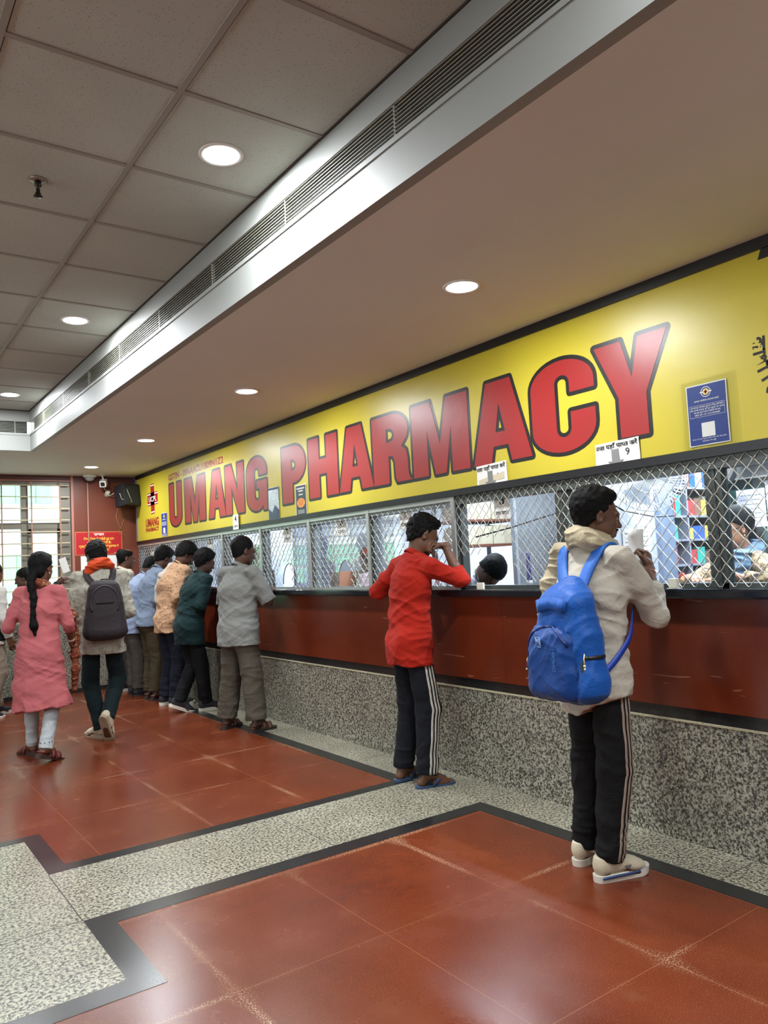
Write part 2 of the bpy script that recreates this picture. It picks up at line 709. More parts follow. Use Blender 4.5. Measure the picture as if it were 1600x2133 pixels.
struct(c.build('trim_4', M_TBAR))
c = MB()                                                # thin dark lines beside the bars and along the fascia
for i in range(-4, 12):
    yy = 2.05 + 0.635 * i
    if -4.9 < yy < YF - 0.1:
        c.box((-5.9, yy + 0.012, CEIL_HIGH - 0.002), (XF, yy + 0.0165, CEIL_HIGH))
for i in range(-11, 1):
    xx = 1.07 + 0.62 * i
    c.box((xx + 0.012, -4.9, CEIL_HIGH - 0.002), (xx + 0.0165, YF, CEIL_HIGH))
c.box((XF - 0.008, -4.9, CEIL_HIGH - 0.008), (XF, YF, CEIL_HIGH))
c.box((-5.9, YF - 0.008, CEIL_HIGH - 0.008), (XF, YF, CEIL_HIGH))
struct(c.build('trim_5', mat('dark_ceiling_line', rgb(62, 56, 50), 0.9)))

# fascia of the lowered ceiling, along the counter and across the hall
GZ0, GZ1 = 3.03, 3.168
c = MB()
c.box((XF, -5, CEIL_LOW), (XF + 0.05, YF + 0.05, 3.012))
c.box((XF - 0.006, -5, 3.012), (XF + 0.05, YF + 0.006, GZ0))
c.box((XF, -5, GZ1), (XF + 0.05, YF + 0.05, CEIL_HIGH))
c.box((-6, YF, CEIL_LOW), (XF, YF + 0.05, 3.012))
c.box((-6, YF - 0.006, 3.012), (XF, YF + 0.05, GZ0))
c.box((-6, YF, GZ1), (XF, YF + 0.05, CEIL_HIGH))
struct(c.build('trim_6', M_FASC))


def vent(label, p0, p1, out, mull):
    """long linear air vent between two points of a fascia"""
    t = thing('air_vent', label, 'vent', ((p0[0] + p1[0]) / 2, (p0[1] + p1[1]) / 2, GZ0))
    o = Vector(out)
    a, b_ = Vector(p0), Vector(p1)
    d = (b_ - a).normalized()

    def bx(mb, s0, s1, z0, z1, w0, w1):
        q0, q1 = a + d * s0 + o * w0, a + d * s1 + o * w1
        mb.box((q0.x, q0.y, z0), (q1.x, q1.y, z1))
    ln = (b_ - a).length
    m = MB(); bx(m, 0, ln, GZ0, GZ1, -0.048, -0.044); m.build('backing', M_VDARK, t)
    m = MB()
    n = 9
    for i in range(n):
        z = GZ0 + (i + 0.5) * (GZ1 - GZ0) / n
        bx(m, 0, ln, z - 0.0016, z + 0.0016, -0.008, -0.002)
    m.build('slats', M_VSLAT, t)
    for s in mull:
        m = MB()
        bx(m, s, s + 0.008, GZ0, GZ1, -0.02, -0.002)
        m.build('divider', M_VSLAT, t)
    m = MB()
    bx(m, 0, ln, GZ0 - 0.004, GZ0 + 0.006, -0.02, 0.004)
    bx(m, 0, ln, GZ1 - 0.006, GZ1 + 0.003, -0.02, 0.003)
    m.build('frame', M_FASC, t)
    return t


vent('long dark slatted air vent in the white fascia running beside the counter', (XF, -5, 0), (XF, YF, 0), (-1, 0, 0), [4.6 + 0.86 * i for i in range(11)])
vent('dark slatted air vent in the white fascia across the far end of the hall', (-6, YF, 0), (XF - 0.02, YF, 0), (0, -1, 0), [5.2, 6.1, 6.65, 7.35, 7.55])

# ================================================================== recessed lamps
M_LENS = emis('lamp_lens', (0.9, 0.96, 1.0), 14.0)
M_RING = mat('white_ring', rgb(232, 232, 230), 0.4)


def downlight(x, y, z, label, w=DOWNLIGHT_W):
    t = thing('downlight', label, 'ceiling light', (x, y, z), 'round recessed lights')
    m = MB()
    m.lathe([(0.080, -0.002), (0.080, -0.006), (0.092, -0.008), (0.098, -0.003), (0.098, 0.0)], Matrix.Translation((x, y, z)), 32)
    m.build('trim_ring', M_RING, t)
    m = MB()
    m.lathe([(1e-5, -0.0045), (0.05, -0.0045), (0.081, -0.004)], Matrix.Translation((x, y, z)), 32)
    m.build('lens', M_LENS, t)
    a = area('lamp', (0, 0, -0.012), (0, 0, 0), 0.15, 0.15, w, DOWNLIGHT_C, 'DISK')
    a.parent = t
    return t


for y, lb in ((2.86, 'round recessed light in the smooth lower ceiling nearest the camera'),
              (5.40, 'round recessed light in the smooth lower ceiling, second from the camera'),
              (7.80, 'round recessed light in the smooth lower ceiling, third from the camera'),
              (9.90, 'round recessed light in the smooth lower ceiling closest to the far wall')):
    downlight(2.61, y, CEIL_LOW, lb)
for y, lb in ((3.03, 'large bright round light in the tiled ceiling nearest the camera'),
              (5.58, 'round recessed light in the tiled ceiling, second from the camera'),
              (8.12, 'round recessed light in the tiled ceiling before the end fascia')):
    downlight(1.385, y, CEIL_HIGH, lb)
# the same rows run on behind the camera and to its left
for x, y, z, lb in ((2.61, 0.35, CEIL_LOW, 'round recessed light of the lower ceiling to the right of the camera'),
                    (2.61, -2.1, CEIL_LOW, 'round recessed light of the lower ceiling behind the camera'),
                    (1.385, 0.48, CEIL_HIGH, 'round recessed light of the tiled ceiling above the camera'),
                    (1.385, -2.1, CEIL_HIGH, 'round recessed light of the tiled ceiling behind the camera'),
                    (-1.6, 3.03, CEIL_HIGH, 'round recessed light in the second row of the tiled ceiling, left of camera'),
                    (-1.6, 5.58, CEIL_HIGH, 'round recessed light in the second row of the tiled ceiling, middle'),
                    (-1.6, 8.12, CEIL_HIGH, 'round recessed light in the second row of the tiled ceiling, far end'),
                    (-1.6, 0.48, CEIL_HIGH, 'round recessed light in the second row of the tiled ceiling, near end')):
    downlight(x, y, z, lb)

# sprinkler head
t = thing('sprinkler', 'small dark fire sprinkler head hanging from the tiled ceiling', 'sprinkler', (0.756, 3.648, CEIL_HIGH))
Mt = Matrix.Translation((0.756, 3.648, CEIL_HIGH))
m = MB(); m.lathe([(0.012, -0.008), (0.034, -0.007), (0.042, 0.0)], Mt, 24); m.build('rosette', mat('rosette_metal', rgb(150, 140, 130), 0.4, 0.6), t)
m = MB(); m.lathe([(0.014, -0.006), (0.016, -0.03), (0.009, -0.034), (0.009, -0.06), (0.013, -0.064), (0.013, -0.074), (0.02, -0.078), (0.02, -0.082), (0.001, -0.084)], Mt, 16)
m.build('nozzle', mat('dark_brass', rgb(52, 46, 42), 0.4, 0.7), t)

# ================================================================== walls of the hall
WX0, WX1, WZ0, WZ1 = -1.3, 2.585, 0.98, 2.765       # window opening
w = MB()
w.box((-6, YB, WZ1), (XW + 0.25, YB + 0.2, CEIL_LOW + 0.2), 1)
w.box((WX1, YB, 0), (XW + 0.25, YB + 0.2, WZ1), 0)
w.box((-6, YB, 0), (WX1, YB + 0.2, WZ0), 0)
w.box((-6, YB, WZ0), (WX0, YB + 0.2, WZ1), 0)
struct(w.build('wall_back', [M_MAROON, M_MAROON_D]))
w = MB()
w.box((WX1 - 0.005, YB - 0.012, WZ0), (WX1 + 0.028, YB, CEIL_LOW))
w.box((-1.3, YB - 0.010, WZ1), (WX1, YB, WZ1 + 0.014))
struct(w.build('trim_7', mat('pinkish_edge', rgb(170, 112, 98), 0.45)))
w = MB(); w.box((-6.1, -5, 0), (-6, YB, 3.4)); struct(w.build('wall_left', mat('cream_wall', rgb(205, 196, 182), 0.8)))
w = MB()  # unseen window frame, added to go with the hall fill light
for i in range(6):
    w.box((-6, 0.0 + 1.4 * i - .04, 1.05), (-5.94, 0.0 + 1.4 * i + .04, 2.75))
for z in (1.05, 1.9, 2.7):
    w.box((-6, -.04, z), (-5.94, 7.04, z + .06))
fr2 = struct(w.build('added_window_frame', mat('window_frame_grey', rgb(116, 112, 100), 0.45, 0.2)))
w = MB(); w.box((-5.998, 0, 1.1), (-5.99, 7, 2.7)); w.build('fill_pane', emis('fill_pane_glow', (0.9, 0.97, 1.0), 2.2), fr2)  # glowing pane added behind that frame as extra fill
w = MB(); w.box((-6, -5.1, 0), (7.2, -5, 3.4)); struct(w.build('wall_front', mat('cream_wall', rgb(205, 196, 182), 0.8)))
# granite ledge under the far window
w = MB()
w.box((-6, YB - 0.42, 0.055), (2.95, YB - 0.01, 0.93))
o = w.build('granite_ledge', M_GRAN_P); recenter(o)
tag(o, 'speckled granite ledge under the far window', 'ledge')
w = MB(); w.box((-6, YB - 0.43, 0), (2.95, YB - 0.01, 0.055)); struct(w.build('baseboard_back', M_BLACKST))

# ---- window: frame, panes
w = MB()
fy0, fy1 = YB + 0.03, YB + 0.09
for x0, x1 in ((2.45, WX1), (1.965, 2.05), (0.65, 0.74), (-0.60, -0.51)):
    w.box((x0, fy0, WZ0), (x1, fy1, WZ1))
for z0, z1 in ((WZ1 - 0.055, WZ1), (2.135, 2.215), (WZ0, WZ0 + 0.06)):
    w.box((WX0, fy0 + 0.004, z0), (WX1, fy1 - 0.004, z1))
for x0, x1, z0, z1 in ((2.05, 2.45, WZ0 + 0.06, 2.135),):
    w.box((x0, fy0 + 0.012, z1 - 0.06), (x1, fy1 - 0.008, z1)); w.box((x0, fy0 + 0.012, z0), (x1, fy1 - 0.008, z0 + 0.05))
    w.box((x0, fy0 + 0.012, z0), (x0 + 0.05, fy1 - 0.008, z1)); w.box((x1 - 0.04, fy0 + 0.012, z0), (x1, fy1 - 0.008, z1))
fr = struct(w.build('window_1', mat('window_frame_grey', rgb(116, 112, 100), 0.45, 0.2)))
w = MB(); w.box((WX0, fy1 - 0.03, WZ0 + 0.02), (WX1, fy1 - 0.026, WZ1 - 0.02)); w.build('glass_pane', glass('window_glass', (0.92, 0.97, 0.95), 0.05), fr)
# security bars in front of it
t = thing('window_bars', 'thin welded beige security bars before the far window', 'window bars', (0.7, YB - 0.04, WZ0))
m = MB()
for i in range(-9, 3):
    x = 2.08 + 0.355 * i
    if x > WX0 + 0.05:
        m.box((x - 0.008, YB - 0.045, WZ0 - 0.05), (x + 0.008, YB - 0.033, WZ1 - 0.01))
m.build('upright_bar', mat('rusty_bar', rgb(158, 120, 96), 0.5), t)
m = MB()
for i in range(12):
    z = 1.02 + 0.1535 * i
    m.box((WX0, YB - 0.033, z - 0.007), (WX1 - 0.03, YB - 0.021, z + 0.007))
m.build('cross_bar', mat('beige_bar', rgb(190, 176, 148), 0.5), t)

# ---- what stands outside: the opposite building
M_OUTW = mat('outside_white', rgb(236, 236, 230), 0.7)
t = thing('outside_building', 'white building with green panels seen through the far window', 'building', (0, 16.0, 0))
m = MB(); m.box((-9, 16.0, -1), (6.2, 17.0, 8)); m.build('wall', M_OUTW, t)
m = MB()
for z0, z1 in ((0.95, 1.42), (1.50, 1.98), (2.95, 3.36)):
    for i in range(34):
        x = -8 + 0.36 * i
        m.box((x, 15.95, z0), (x + 0.34, 16.0, z1))
m.build('green_panels', mat('green_panel', rgb(140, 212, 168), 0.6), t)
m = MB()
for i in range(5):
    m.box((-8 + 2.6 * i, 15.96, 2.18), (-6 + 2.6 * i, 16.0, 2.62))
m.build('window_band', mat('outside_glass', rgb(180, 190, 200), 0.4), t)
m = MB(); m.box((3.25, 14.6, -1), (3.75, 15.1, 8)); m.build('pillar', mat('outside_cream', rgb(238, 228, 205), 0.7), t)
m = MB(); m.box((-9, YB + 0.25, -0.2), (7, 16, -0.05)); struct(m.build('floor', mat('outside_ground', rgb(150, 148, 140), 0.9)))

# ================================================================== the long sign
def m_vinyl(name, col, rough=0.36):
    m, nt, b = _nt(name)
    tc = N(nt, 'ShaderNodeTexCoord')
    n = N(nt, 'ShaderNodeTexNoise', ins={'Scale': 2.0, 'Detail': 3.0})
    L(nt, tc.outputs['Object'], n.inputs['Vector'])
    lo = tuple(x * 0.93 for x in col)
    L(nt, ramp(nt, n.outputs[0], [(0.35, lo), (0.65, col)]), b.inputs['Base Color'])
    b.inputs['Roughness'].default_value = rough
    wv = N(nt, 'ShaderNodeTexWave', ins={'Scale': 55.0})
    wv.bands_direction = 'Y'
    L(nt, tc.outputs['Object'], wv.inputs['Vector'])
    n2 = N(nt, 'ShaderNodeTexNoise', ins={'Scale': 5.0, 'Detail': 2.0})
    L(nt, tc.outputs['Object'], n2.inputs['Vector'])
    h = math_n(nt, 'ADD', math_n(nt, 'MULTIPLY', wv.outputs[0], 0.10), n2.outputs[0])
    bp = N(nt, 'ShaderNodeBump', ins={'Strength': 0.12, 'Distance': 0.012})
    L(nt, h, bp.inputs['Height'])
    L(nt, bp.outputs[0], b.inputs['Normal'])
    return m


M_YEL = m_vinyl('yellow_vinyl', rgb(190, 174, 46))
M_RED = m_vinyl('red_vinyl', rgb(150, 33, 31))
M_OUTL = m_vinyl('dark_vinyl', rgb(19, 18, 16))
M_FRAMEB = mat('black_sign_frame', rgb(13, 13, 17), 0.4)
M_BLUE = mat('blue_print', rgb(24, 52, 128), 0.35)
M_GREENP = mat('green_print', rgb(30, 110, 60), 0.4)
M_CREAMP = mat('cream_print', rgb(236, 214, 120), 0.4)
M_ORANGE = mat('orange_print', rgb(236, 150, 60), 0.4)
SG0, SG1, SGL, SGR = 1.928, 2.790, 10.70, 0.55
sign = thing('pharmacy_sign', 'long yellow sign with giant red dark-edged lettering above the counter windows', 'sign', (XW + 0.05, 5.6, SG0))
FS = wall_frame(XW, 0, 0)                               # u = -Y, v = Z
m = MB(); m.box((XW, SGR, SG0), (XW + 0.06, SGL, SG1)); m.build('yellow_panel', M_YEL, sign)
m = MB()
m.box((XW - 0.012, SGR, SG1), (XW + 0.07, SGL + 0.03, CEIL_LOW))
m.box((XW - 0.012, SGR, 1.882), (XW + 0.07, SGL + 0.03, SG0))
m.build('border', M_FRAMEB, sign)
m = MB(); m.box((XW - 0.014, SGL, SG0), (XW + 0.07, SGL + 0.035, SG1)); m.build('end_cap', M_ALU, sign)


def glyph(ch):
    """loops in a unit square, first the outline, then holes"""
    if ch == 'U':
        s = .37
        return [[(0, 1), (0, .24)] + arc(.5, .24, .5, .24, 180, 360, 14) + [(1, .24), (1, 1), (1 - s, 1)] + arc(.5, .25, .13, .075, 360, 180, 8) + [(s, .25), (s, 1)]]
    if ch == 'M':
        return [[(0, 0), (0, 1), (.36, 1), (.51, .40), (.64, 1), (1, 1), (1, 0), (.71, 0), (.71, .60), (.60, 0), (.41, 0), (.28, .62), (.28, 0)]]
    if ch == 'A':
        return [[(0, 0), (.28, 1), (.70, 1), (1, 0), (.67, 0), (.62, .20), (.37, .20), (.32, 0)], [(.49, .72), (.575, .37), (.415, .37)]]
    if ch == 'N':
        return [[(0, 0), (0, 1), (.36, 1), (.66, .42), (.66, 1), (1, 1), (1, 0), (.66, 0), (.34, .56), (.34, 0)]]
    if ch == 'G':
        return [arc(.5, .72, .5, .28, 0, 180, 14) + [(0, .27)] + arc(.47, .27, .47, .27, 180, 300, 12) + [(.80, .09), (.82, 0), (1, 0), (1, .55), (.50, .55), (.50, .41), (.62, .41), (.62, .29)] +
                arc(.51, .29, .12, .10, 360, 180, 8) + [(.39, .72)] + arc(.51, .72, .12, .085, 180, 0, 8) + [(.63, .66), (1, .66)]]
    if ch == 'P':
        return [[(0, 0), (0, 1)] + [(.5, 1)] + arc(.52, .675, .48, .325, 90, -90, 16) + [(.44, .35), (.44, 0)],
                [(.40, .56), (.40, .76)] + arc(.44, .66, .15, .10, 90, -90, 8)]
    if ch == 'H':
        return [[(0, 0), (0, 1), (.37, 1), (.37, .63), (.63, .63), (.63, 1), (1, 1), (1, 0), (.63, 0), (.63, .38), (.37, .38), (.37, 0)]]
    if ch == 'R':
        return [[(0, 0), (0, 1), (.5, 1)] + arc(.52, .74, .42, .26, 90, -40, 12) + [(.76, .51), (.88, .43), (.91, .30), (.91, .12), (.94, .04), (1, 0), (.63, 0), (.585, .07), (.575, .30), (.53, .385), (.42, .40), (.42, 0)],
                [(.38, .60), (.38, .80)] + arc(.45, .70, .13, .10, 90, -90, 8)]
    if ch == 'C':
        return [arc(.5, .73, .5, .27, 0, 180, 16) + [(0, .27)] + arc(.5, .27, .5, .27, 180, 360, 16) + [(1, .42), (.63, .42), (.63, .25)] +
                arc(.515, .25, .115, .09, 360, 180, 8) + [(.40, .75)] + arc(.515, .75, .115, .085, 180, 0, 8) + [(.63, .63), (1, .63)]]
    if ch == 'Y':
        return [[(0, 1), (.31, .42), (.31, 0), (.69, 0), (.69, .42), (1, 1), (.62, 1), (.51, .60), (.38, 1)]]


OUT = 0.024


def big_letter(ch, yl, yr, z0, z1):
    u0, u1, v0, v1 = -yl + OUT, -yr - OUT, z0 + OUT, z1 - OUT
    lp = [[(u0 + p[0] * (u1 - u0), v0 + p[1] * (v1 - v0)) for p in q] for q in glyph(ch)]
    m = MB()
    m.poly(lp, FS, 0.0016)
    o = m.build('letter', M_RED, sign)
    e = MB()
    for q in lp:
        n = len(q)
        for i in range(n):
            a, b_ = Vector(q[i]), Vector(q[(i + 1) % n])
            d = b_ - a
            if d.length < 1e-6:
                continue
            nn = Vector((-d.y, d.x)).normalized() * OUT
            h_ = 0.0004 + 0.00001 * i
            e.add([FS(*p, h_) for p in (a - nn, b_ - nn, b_ + nn, a + nn)], [(0, 1, 2, 3)])
            e.add([FS(a.x + OUT * math.cos(2 * PI * j / 12), a.y + OUT * math.sin(2 * PI * j / 12), h_ + 0.000005) for j in range(12)], [tuple(range(12))])
    e.build('letter_outline', M_OUTL, o, 'dark outline')
    return o


for ch, yl, yr, zb in (('U', 9.45, 8.985, 2.022), ('M', 8.925, 8.245, 2.03), ('A', 8.20, 7.69, 2.03), ('N', 7.735, 7.22, 2.03), ('G', 7.20, 6.70, 2.015),
                       ('P', 6.43, 5.935, 2.03), ('H', 5.925, 5.395, 2.03), ('A', 5.425, 4.875, 2.032), ('R', 4.92, 4.38, 2.03), ('M', 4.41, 3.75, 2.03),
                       ('A', 3.76, 3.19, 2.03), ('C', 3.225, 2.70, 2.015), ('Y', 2.735, 2.225, 2.03)):
    big_letter(ch, yl, yr, zb, 2.60)
m = MB(); put_text(m, 'GSTIN - 09AAACU1809N1Z2', FS, -9.44, 2.632, 0.078, width=1.70, bold=0.03, w=0.0012); m.build('small_lettering', M_RED, sign)
m = MB()
put_text(m, 'UMANG', FS, -10.10, 2.105, 0.105, width=0.52, bold=0.05, w=0.0012, center=True)
put_text(m, 'PHARMACY', FS, -10.10, 2.035, 0.052, width=0.52, bold=0.05, w=0.0012, center=True)
m.build('small_lettering', M_RED, sign)
# cross emblem at the far end
m = MB()
cy, cz = -10.06, 2.465
for (a, b_, c_, d_) in ((-.07, -.20, .07, .20), (-.20, -.085, .20, .085)):
    m.poly([[(cy + a, cz + b_), (cy + c_, cz + b_), (cy + c_, cz + d_), (cy + a, cz + d_)]], FS, 0.0014)
cr = m.build('cross_emblem', M_RED, sign)
m = MB()
for (a, b_, c_, d_) in ((-.07, .170, .07, .185), (-.07, -.185, .07, -.170), (-.20, .058, -.075, .072), (.075, .058, .20, .072), (-.20, -.072, -.075, -.058), (.075, -.072, .20, -.058)):
    m.poly([[(cy + a, cz + b_), (cy + c_, cz + b_), (cy + c_, cz + d_), (cy + a, cz + d_)]], FS, 0.002)
put_text(m, 'UCPL', FS, cy, cz - 0.035, 0.07, width=0.30, bold=0.008, w=0.0022, center=True)
m.build('white_marking', M_WHITE, cr)
# round crest at the near end, mostly outside the picture
ec, ez = -1.42, 2.345
m = MB(); m.poly([arc(ec, ez, .315, .315, 0, 360, 48)[:-1]], FS, 0.0008)
cr = m.build('round_crest', M_INK, sign)
m = MB(); m.poly([arc(ec, ez, .300, .300, 0, 360, 48)[:-1]], FS, 0.0012); m.build('red_ring', mat('dark_red_print', rgb(176, 40, 40), 0.4), cr)
m = MB(); m.poly([arc(ec, ez, .272, .272, 0, 360, 48)[:-1]], FS, 0.0016); m.build('dark_field', M_OUTL, cr)
m = MB()
for i, s in enumerate('अनतसय'):
    a = math.radians(120 + 24 * i)
    Fq = wall_frame(XW, -(ec + .21 * math.cos(a)), ez + .21 * math.sin(a))
    put_text(m, s, Fq, 0, -0.03, 0.06, bold=0.02, w=0.0022, center=True)
m.build('green_lettering', M_GREENP, cr)
m = MB()
word = 'काशी हिन्दू विश्वविद्यालय'
tv, tf, adv = text2d(word, 0.03)
kx, R0 = 0.062 / 0.73, 0.375
pts = []
for p in tv:
    a = math.radians(172) + (p[0] * kx) / R0
    rr = R0 - p[1] * kx + 0.02
    pts.append(FS(ec + rr * math.cos(a), ez + rr * math.sin(a), 0.0014))
m.add(pts, tf); m.build('curved_lettering', M_INK, cr)
m = MB()
m.poly([[(ec - .34, ez + .40), (ec + .34, ez + .40), (ec + .30, ez + .50), (ec - .30, ez + .50)]], FS, 0.0012)
m.poly([[(ec - .30, ez + .285), (ec - .22, ez + .30), (ec - .18, ez + .36), (ec - .25, ez + .35)]], FS, 0.0012)
m.build('crest_top', M_INK, cr)


# ================================================================== papers fixed to sign and glass
def paper(name, label, cat, Fp, w, h, m_, group=None, th=0.0025, curl=0.004):
    t = thing(name, label, cat, Fp(0, -h / 2, 0)[:], group)
    mb = MB()
    nx, ny = 6, 6
    rnd = random.Random(len(label) * 7)
    ph = rnd.random() * 6
    vs = []
    for j in range(ny + 1):
        for i in range(nx + 1):
            u, v = (i / nx - .5) * w, (j / ny - .5) * h
            vs.append(Fp(u, v, th + curl * (0.5 + 0.5 * math.sin(9 * u / w + ph + 5 * v / h))))
    q = nx + 1
    mb.add(vs, [(j * q + i, j * q + i + 1, (j + 1) * q + i + 1, (j + 1) * q + i) for j in range(ny) for i in range(nx)], True)
    n = len(vs)
    mb.add([Fp(sx * w / 2, sy * h / 2, 0.0004) for sx, sy in ((-1, -1), (1, -1), (1, 1), (-1, 1))], [(3, 2, 1, 0)])
    mb.build('sheet', m_, t, recalc=False)
    return t, th + curl + 0.0012


def get_here(label, yc, zc, w, h, digit, dsize, tilt):
    Fp = wall_frame(XW - 0.004, yc, zc, tilt=tilt)
    t, tw = paper('notice', label, 'notice', Fp, w, h, M_PAPER, 'sheets pointing down at a counter window')
    mb = MB(); put_text(mb, 'दवा यहाँ प्राप्त करें', Fp, 0, h * 0.27, h * 0.155, width=w * 0.95, bold=0.022, w=tw, center=True); mb.build('hindi_lettering', M_INK, t)
    mb = MB()
    a = w * 0.085
    mb.poly([[(-a, h * .22), (-a, -h * .18), (-2.2 * a, -h * .18), (0, -h * .46), (2.2 * a, -h * .18), (a, -h * .18), (a, h * .22)]], lambda u, v, q: Fp(u - 0.01, v, tw + q), 0.0)
    mb.build('grey_arrow', mat('grey_print', rgb(120, 120, 120), 0.7), t)
    mb = MB(); put_text(mb, digit, Fp, w * 0.2, h * (-0.05 if dsize > .1 else .04), h * dsize, w=tw); mb.build('handwritten_number', M_INK, t)
    if dsize < .1:
        mb = MB(); mb.poly([[(-w * .44, -h * .30), (w * .42, -h * .16), (w * .42, h * .10), (-w * .44, -h * .06)]], lambda u, v, q: Fp(u, v, tw - 0.001 + q), 0.0)
        mb.build('brown_tape', mat('tape_tan', rgb(198, 186, 158), 0.5), t)


get_here('white sheet with Hindi line, grey arrow and tan tape below the letter A', 3.572, 1.972, 0.275, 0.165, '8', .08, 0.03)
get_here('larger white sheet with Hindi line and grey down arrow below the letter Y', 2.597, 1.968, 0.285, 0.155, '9', .26, 0.02)


def lines(mb, Fp, w, h, v0, n, dv, tw, seed, frac=0.8, hh=None):
    rnd = random.Random(seed)
    for i in range(n):
        u = -w * frac / 2
        while u < w * frac / 2 - 0.004:
            l_ = min(w * rnd.uniform(.05, .14), w * frac / 2 - u)
            y = v0 - i * dv
            q = hh or dv * .45
            mb.add([Fp(u, y, tw), Fp(u + l_, y, tw), Fp(u + l_, y + q, tw), Fp(u, y + q, tw)], [(0, 1, 2, 3)])
            u += l_ + w * .025


def blue_poster(label, yc, zc, w, h, big, tilt=0.0):
    Fp = wall_frame(XW - 0.002, yc, zc, tilt=tilt)
    t, tw = paper('poster', label, 'poster', Fp, w, h, M_WHITE, curl=0.002)
    mb = MB(); mb.poly([[(-w * .47, -h * .48), (w * .47, -h * .48), (w * .47, h * .48), (-w * .47, h * .48)]], Fp, tw); mb.build('blue_print', M_BLUE, t)
    c2 = h * .36
    r = min(w * .14, h * .085)
    mb = MB()
    mb.poly([arc(0, c2, r, r, 0, 360, 28)[:-1], arc(0, c2, r * .88, r * .88, 0, 360, 28)[:-1]], lambda u, v, q: Fp(u, v, tw + 0.0006), 0)
    mb.poly([[(-r * 1.2, c2 - r * .12), (-r * .6, c2 - r * .12), (-r * .6, c2 + r * .12), (-r * 1.2, c2 + r * .12)]], lambda u, v, q: Fp(u, v, tw + 0.0007), 0)
    mb.poly([[(r * .6, c2 - r * .12), (r * 1.2, c2 - r * .12), (r * 1.2, c2 + r * .12), (r * .6, c2 + r * .12)]], lambda u, v, q: Fp(u, v, tw + 0.0007), 0)
    if big:
        put_text(mb, 'आपका भरोसेमंद स्वास्थ्य साथी।', Fp, 0, h * .215, h * .026, width=w * .62, bold=0.01, w=tw + 0.0008, center=True)
        for i, s in enumerate(('अब पाएं दवा, सर्जिकल, हृदय रोग, शिशु, डायबिटीज', 'और सभी दवाएं उचित मूल्य पर प्राप्त', 'करें और साथ में होम डिलीवरी भी पाएं।', 'कॉल करें +91 9151559088')):
            put_text(mb, s, Fp, 0, h * (.115 - .042 * i), h * .024, width=w * (.80, .84, .66, .62)[i], bold=0.01, w=tw + 0.0008, center=True)
        put_text(mb, 'ऑर्डर के लिए क्यूआर कोड स्कैन करें और हमसे', Fp, 0, -h * .40, h * .02, width=w * .84, w=tw + 0.0008, center=True)
        put_text(mb, 'व्हाट्सएप पर जुड़ें', Fp, 0, -h * .44, h * .02, width=w * .34, w=tw + 0.0008, center=True)
        for (a, b_, c_, d_) in ((-.43, .155, .43, .159), (-.43, -.035, .43, -.031), (-.43, -.031, -.425, .155), (.425, -.031, .43, .155)):
            mb.add([Fp(w * a, h * b_, tw + .0007), Fp(w * c_, h * b_, tw + .0007), Fp(w * c_, h * d_, tw + .0007), Fp(w * a, h * d_, tw + .0007)], [(0, 1, 2, 3)])
    else:
        lines(mb, Fp, w, h, h * .20, 1, .03, tw + .0008, 3, .6, h * .03)
        lines(mb, Fp, w, h, h * .10, 5, h * .035, tw + .0008, 5)
        lines(mb, Fp, w, h, -h * .42, 2, h * .035, tw + .0008, 8)
    mb.build('white_lettering', M_WHITE, t)
    mb = MB()
    mb.poly([arc(0, c2, r * .62, r * .62, 0, 360, 24)[:-1]], lambda u, v, q: Fp(u, v, tw + 0.0006), 0)
    em = mb.build('round_emblem', M_CREAMP, t)
    mb = MB()
    for (a, b_) in ((.13, .42), (.36, .16)):
        mb.add([Fp(-r * a, c2 - r * b_, tw + .001), Fp(r * a, c2 - r * b_, tw + .001), Fp(r * a, c2 + r * b_, tw + .001), Fp(-r * a, c2 + r * b_, tw + .001)], [(0, 1, 2, 3)])
    mb.build('red_cross', M_RED, em)
    # plain pale patch (its code is left out)
    s = min(w * .20, h * .115)
    mb = MB(); mb.poly([[(-s, -h * .25 - s), (s, -h * .25 - s), (s, -h * .25 + s), (-s, -h * .25 + s)]], lambda u, v, q: Fp(u, v, tw + 0.0006), 0)
    mb.build('pale_square', M_PAPER, t)
    return t, Fp, tw


t, Fp, tw = blue_poster('blue poster with round emblem taped to the sign right of the letter Y', 2.06, 2.092, 0.212, 0.30, True, 0.0)
mb = MB(); mb.poly([[(-.145, -.165), (.150, -.165), (.146, .185), (-.142, .178)]], lambda u, v, q: Fp(u, v, tw + 0.002), 0)
mb.build('clear_sleeve', glass('clear_film', (0.97, 0.98, 0.97), 0.06), t)
blue_poster('narrow blue poster on the sign beside the small cross emblem', 9.625, 2.09, 0.20, 0.30, False)

Fp = wall_frame(XW - 0.003, 6.59, 2.08)
t, tw = paper('poster', 'silver crumpled foil poster on the sign between the letters G and P', 'poster', Fp, 0.215, 0.31, mat('foil', rgb(190, 194, 204), 0.25, 0.4, bump=0.8, bscale=30))
mb = MB(); mb.poly([[(-.10, -.15), (.10, -.15), (.10, -.07), (.03, -.02), (-.03, -.09), (-.10, -.05)]], Fp, tw)
mb.poly([[(-.10, .15), (-.10, .13), (.10, .13), (.10, .15)]], Fp, tw); mb.build('dark_print', mat('navy_print', rgb(40, 48, 84), 0.3), t)
Fp = wall_frame(XW - 0.003, 6.055, 2.055)
t, tw = paper('poster', 'dark poster with an orange disc on the sign below the letter P', 'poster', Fp, 0.195, 0.29, M_WHITE, curl=0.002)
mb = MB(); mb.poly([[(-.09, -.138), (.09, -.138), (.09, .138), (-.09, .138)]], Fp, tw); mb.build('dark_print', mat('slate_print', rgb(44, 52, 60), 0.35), t)
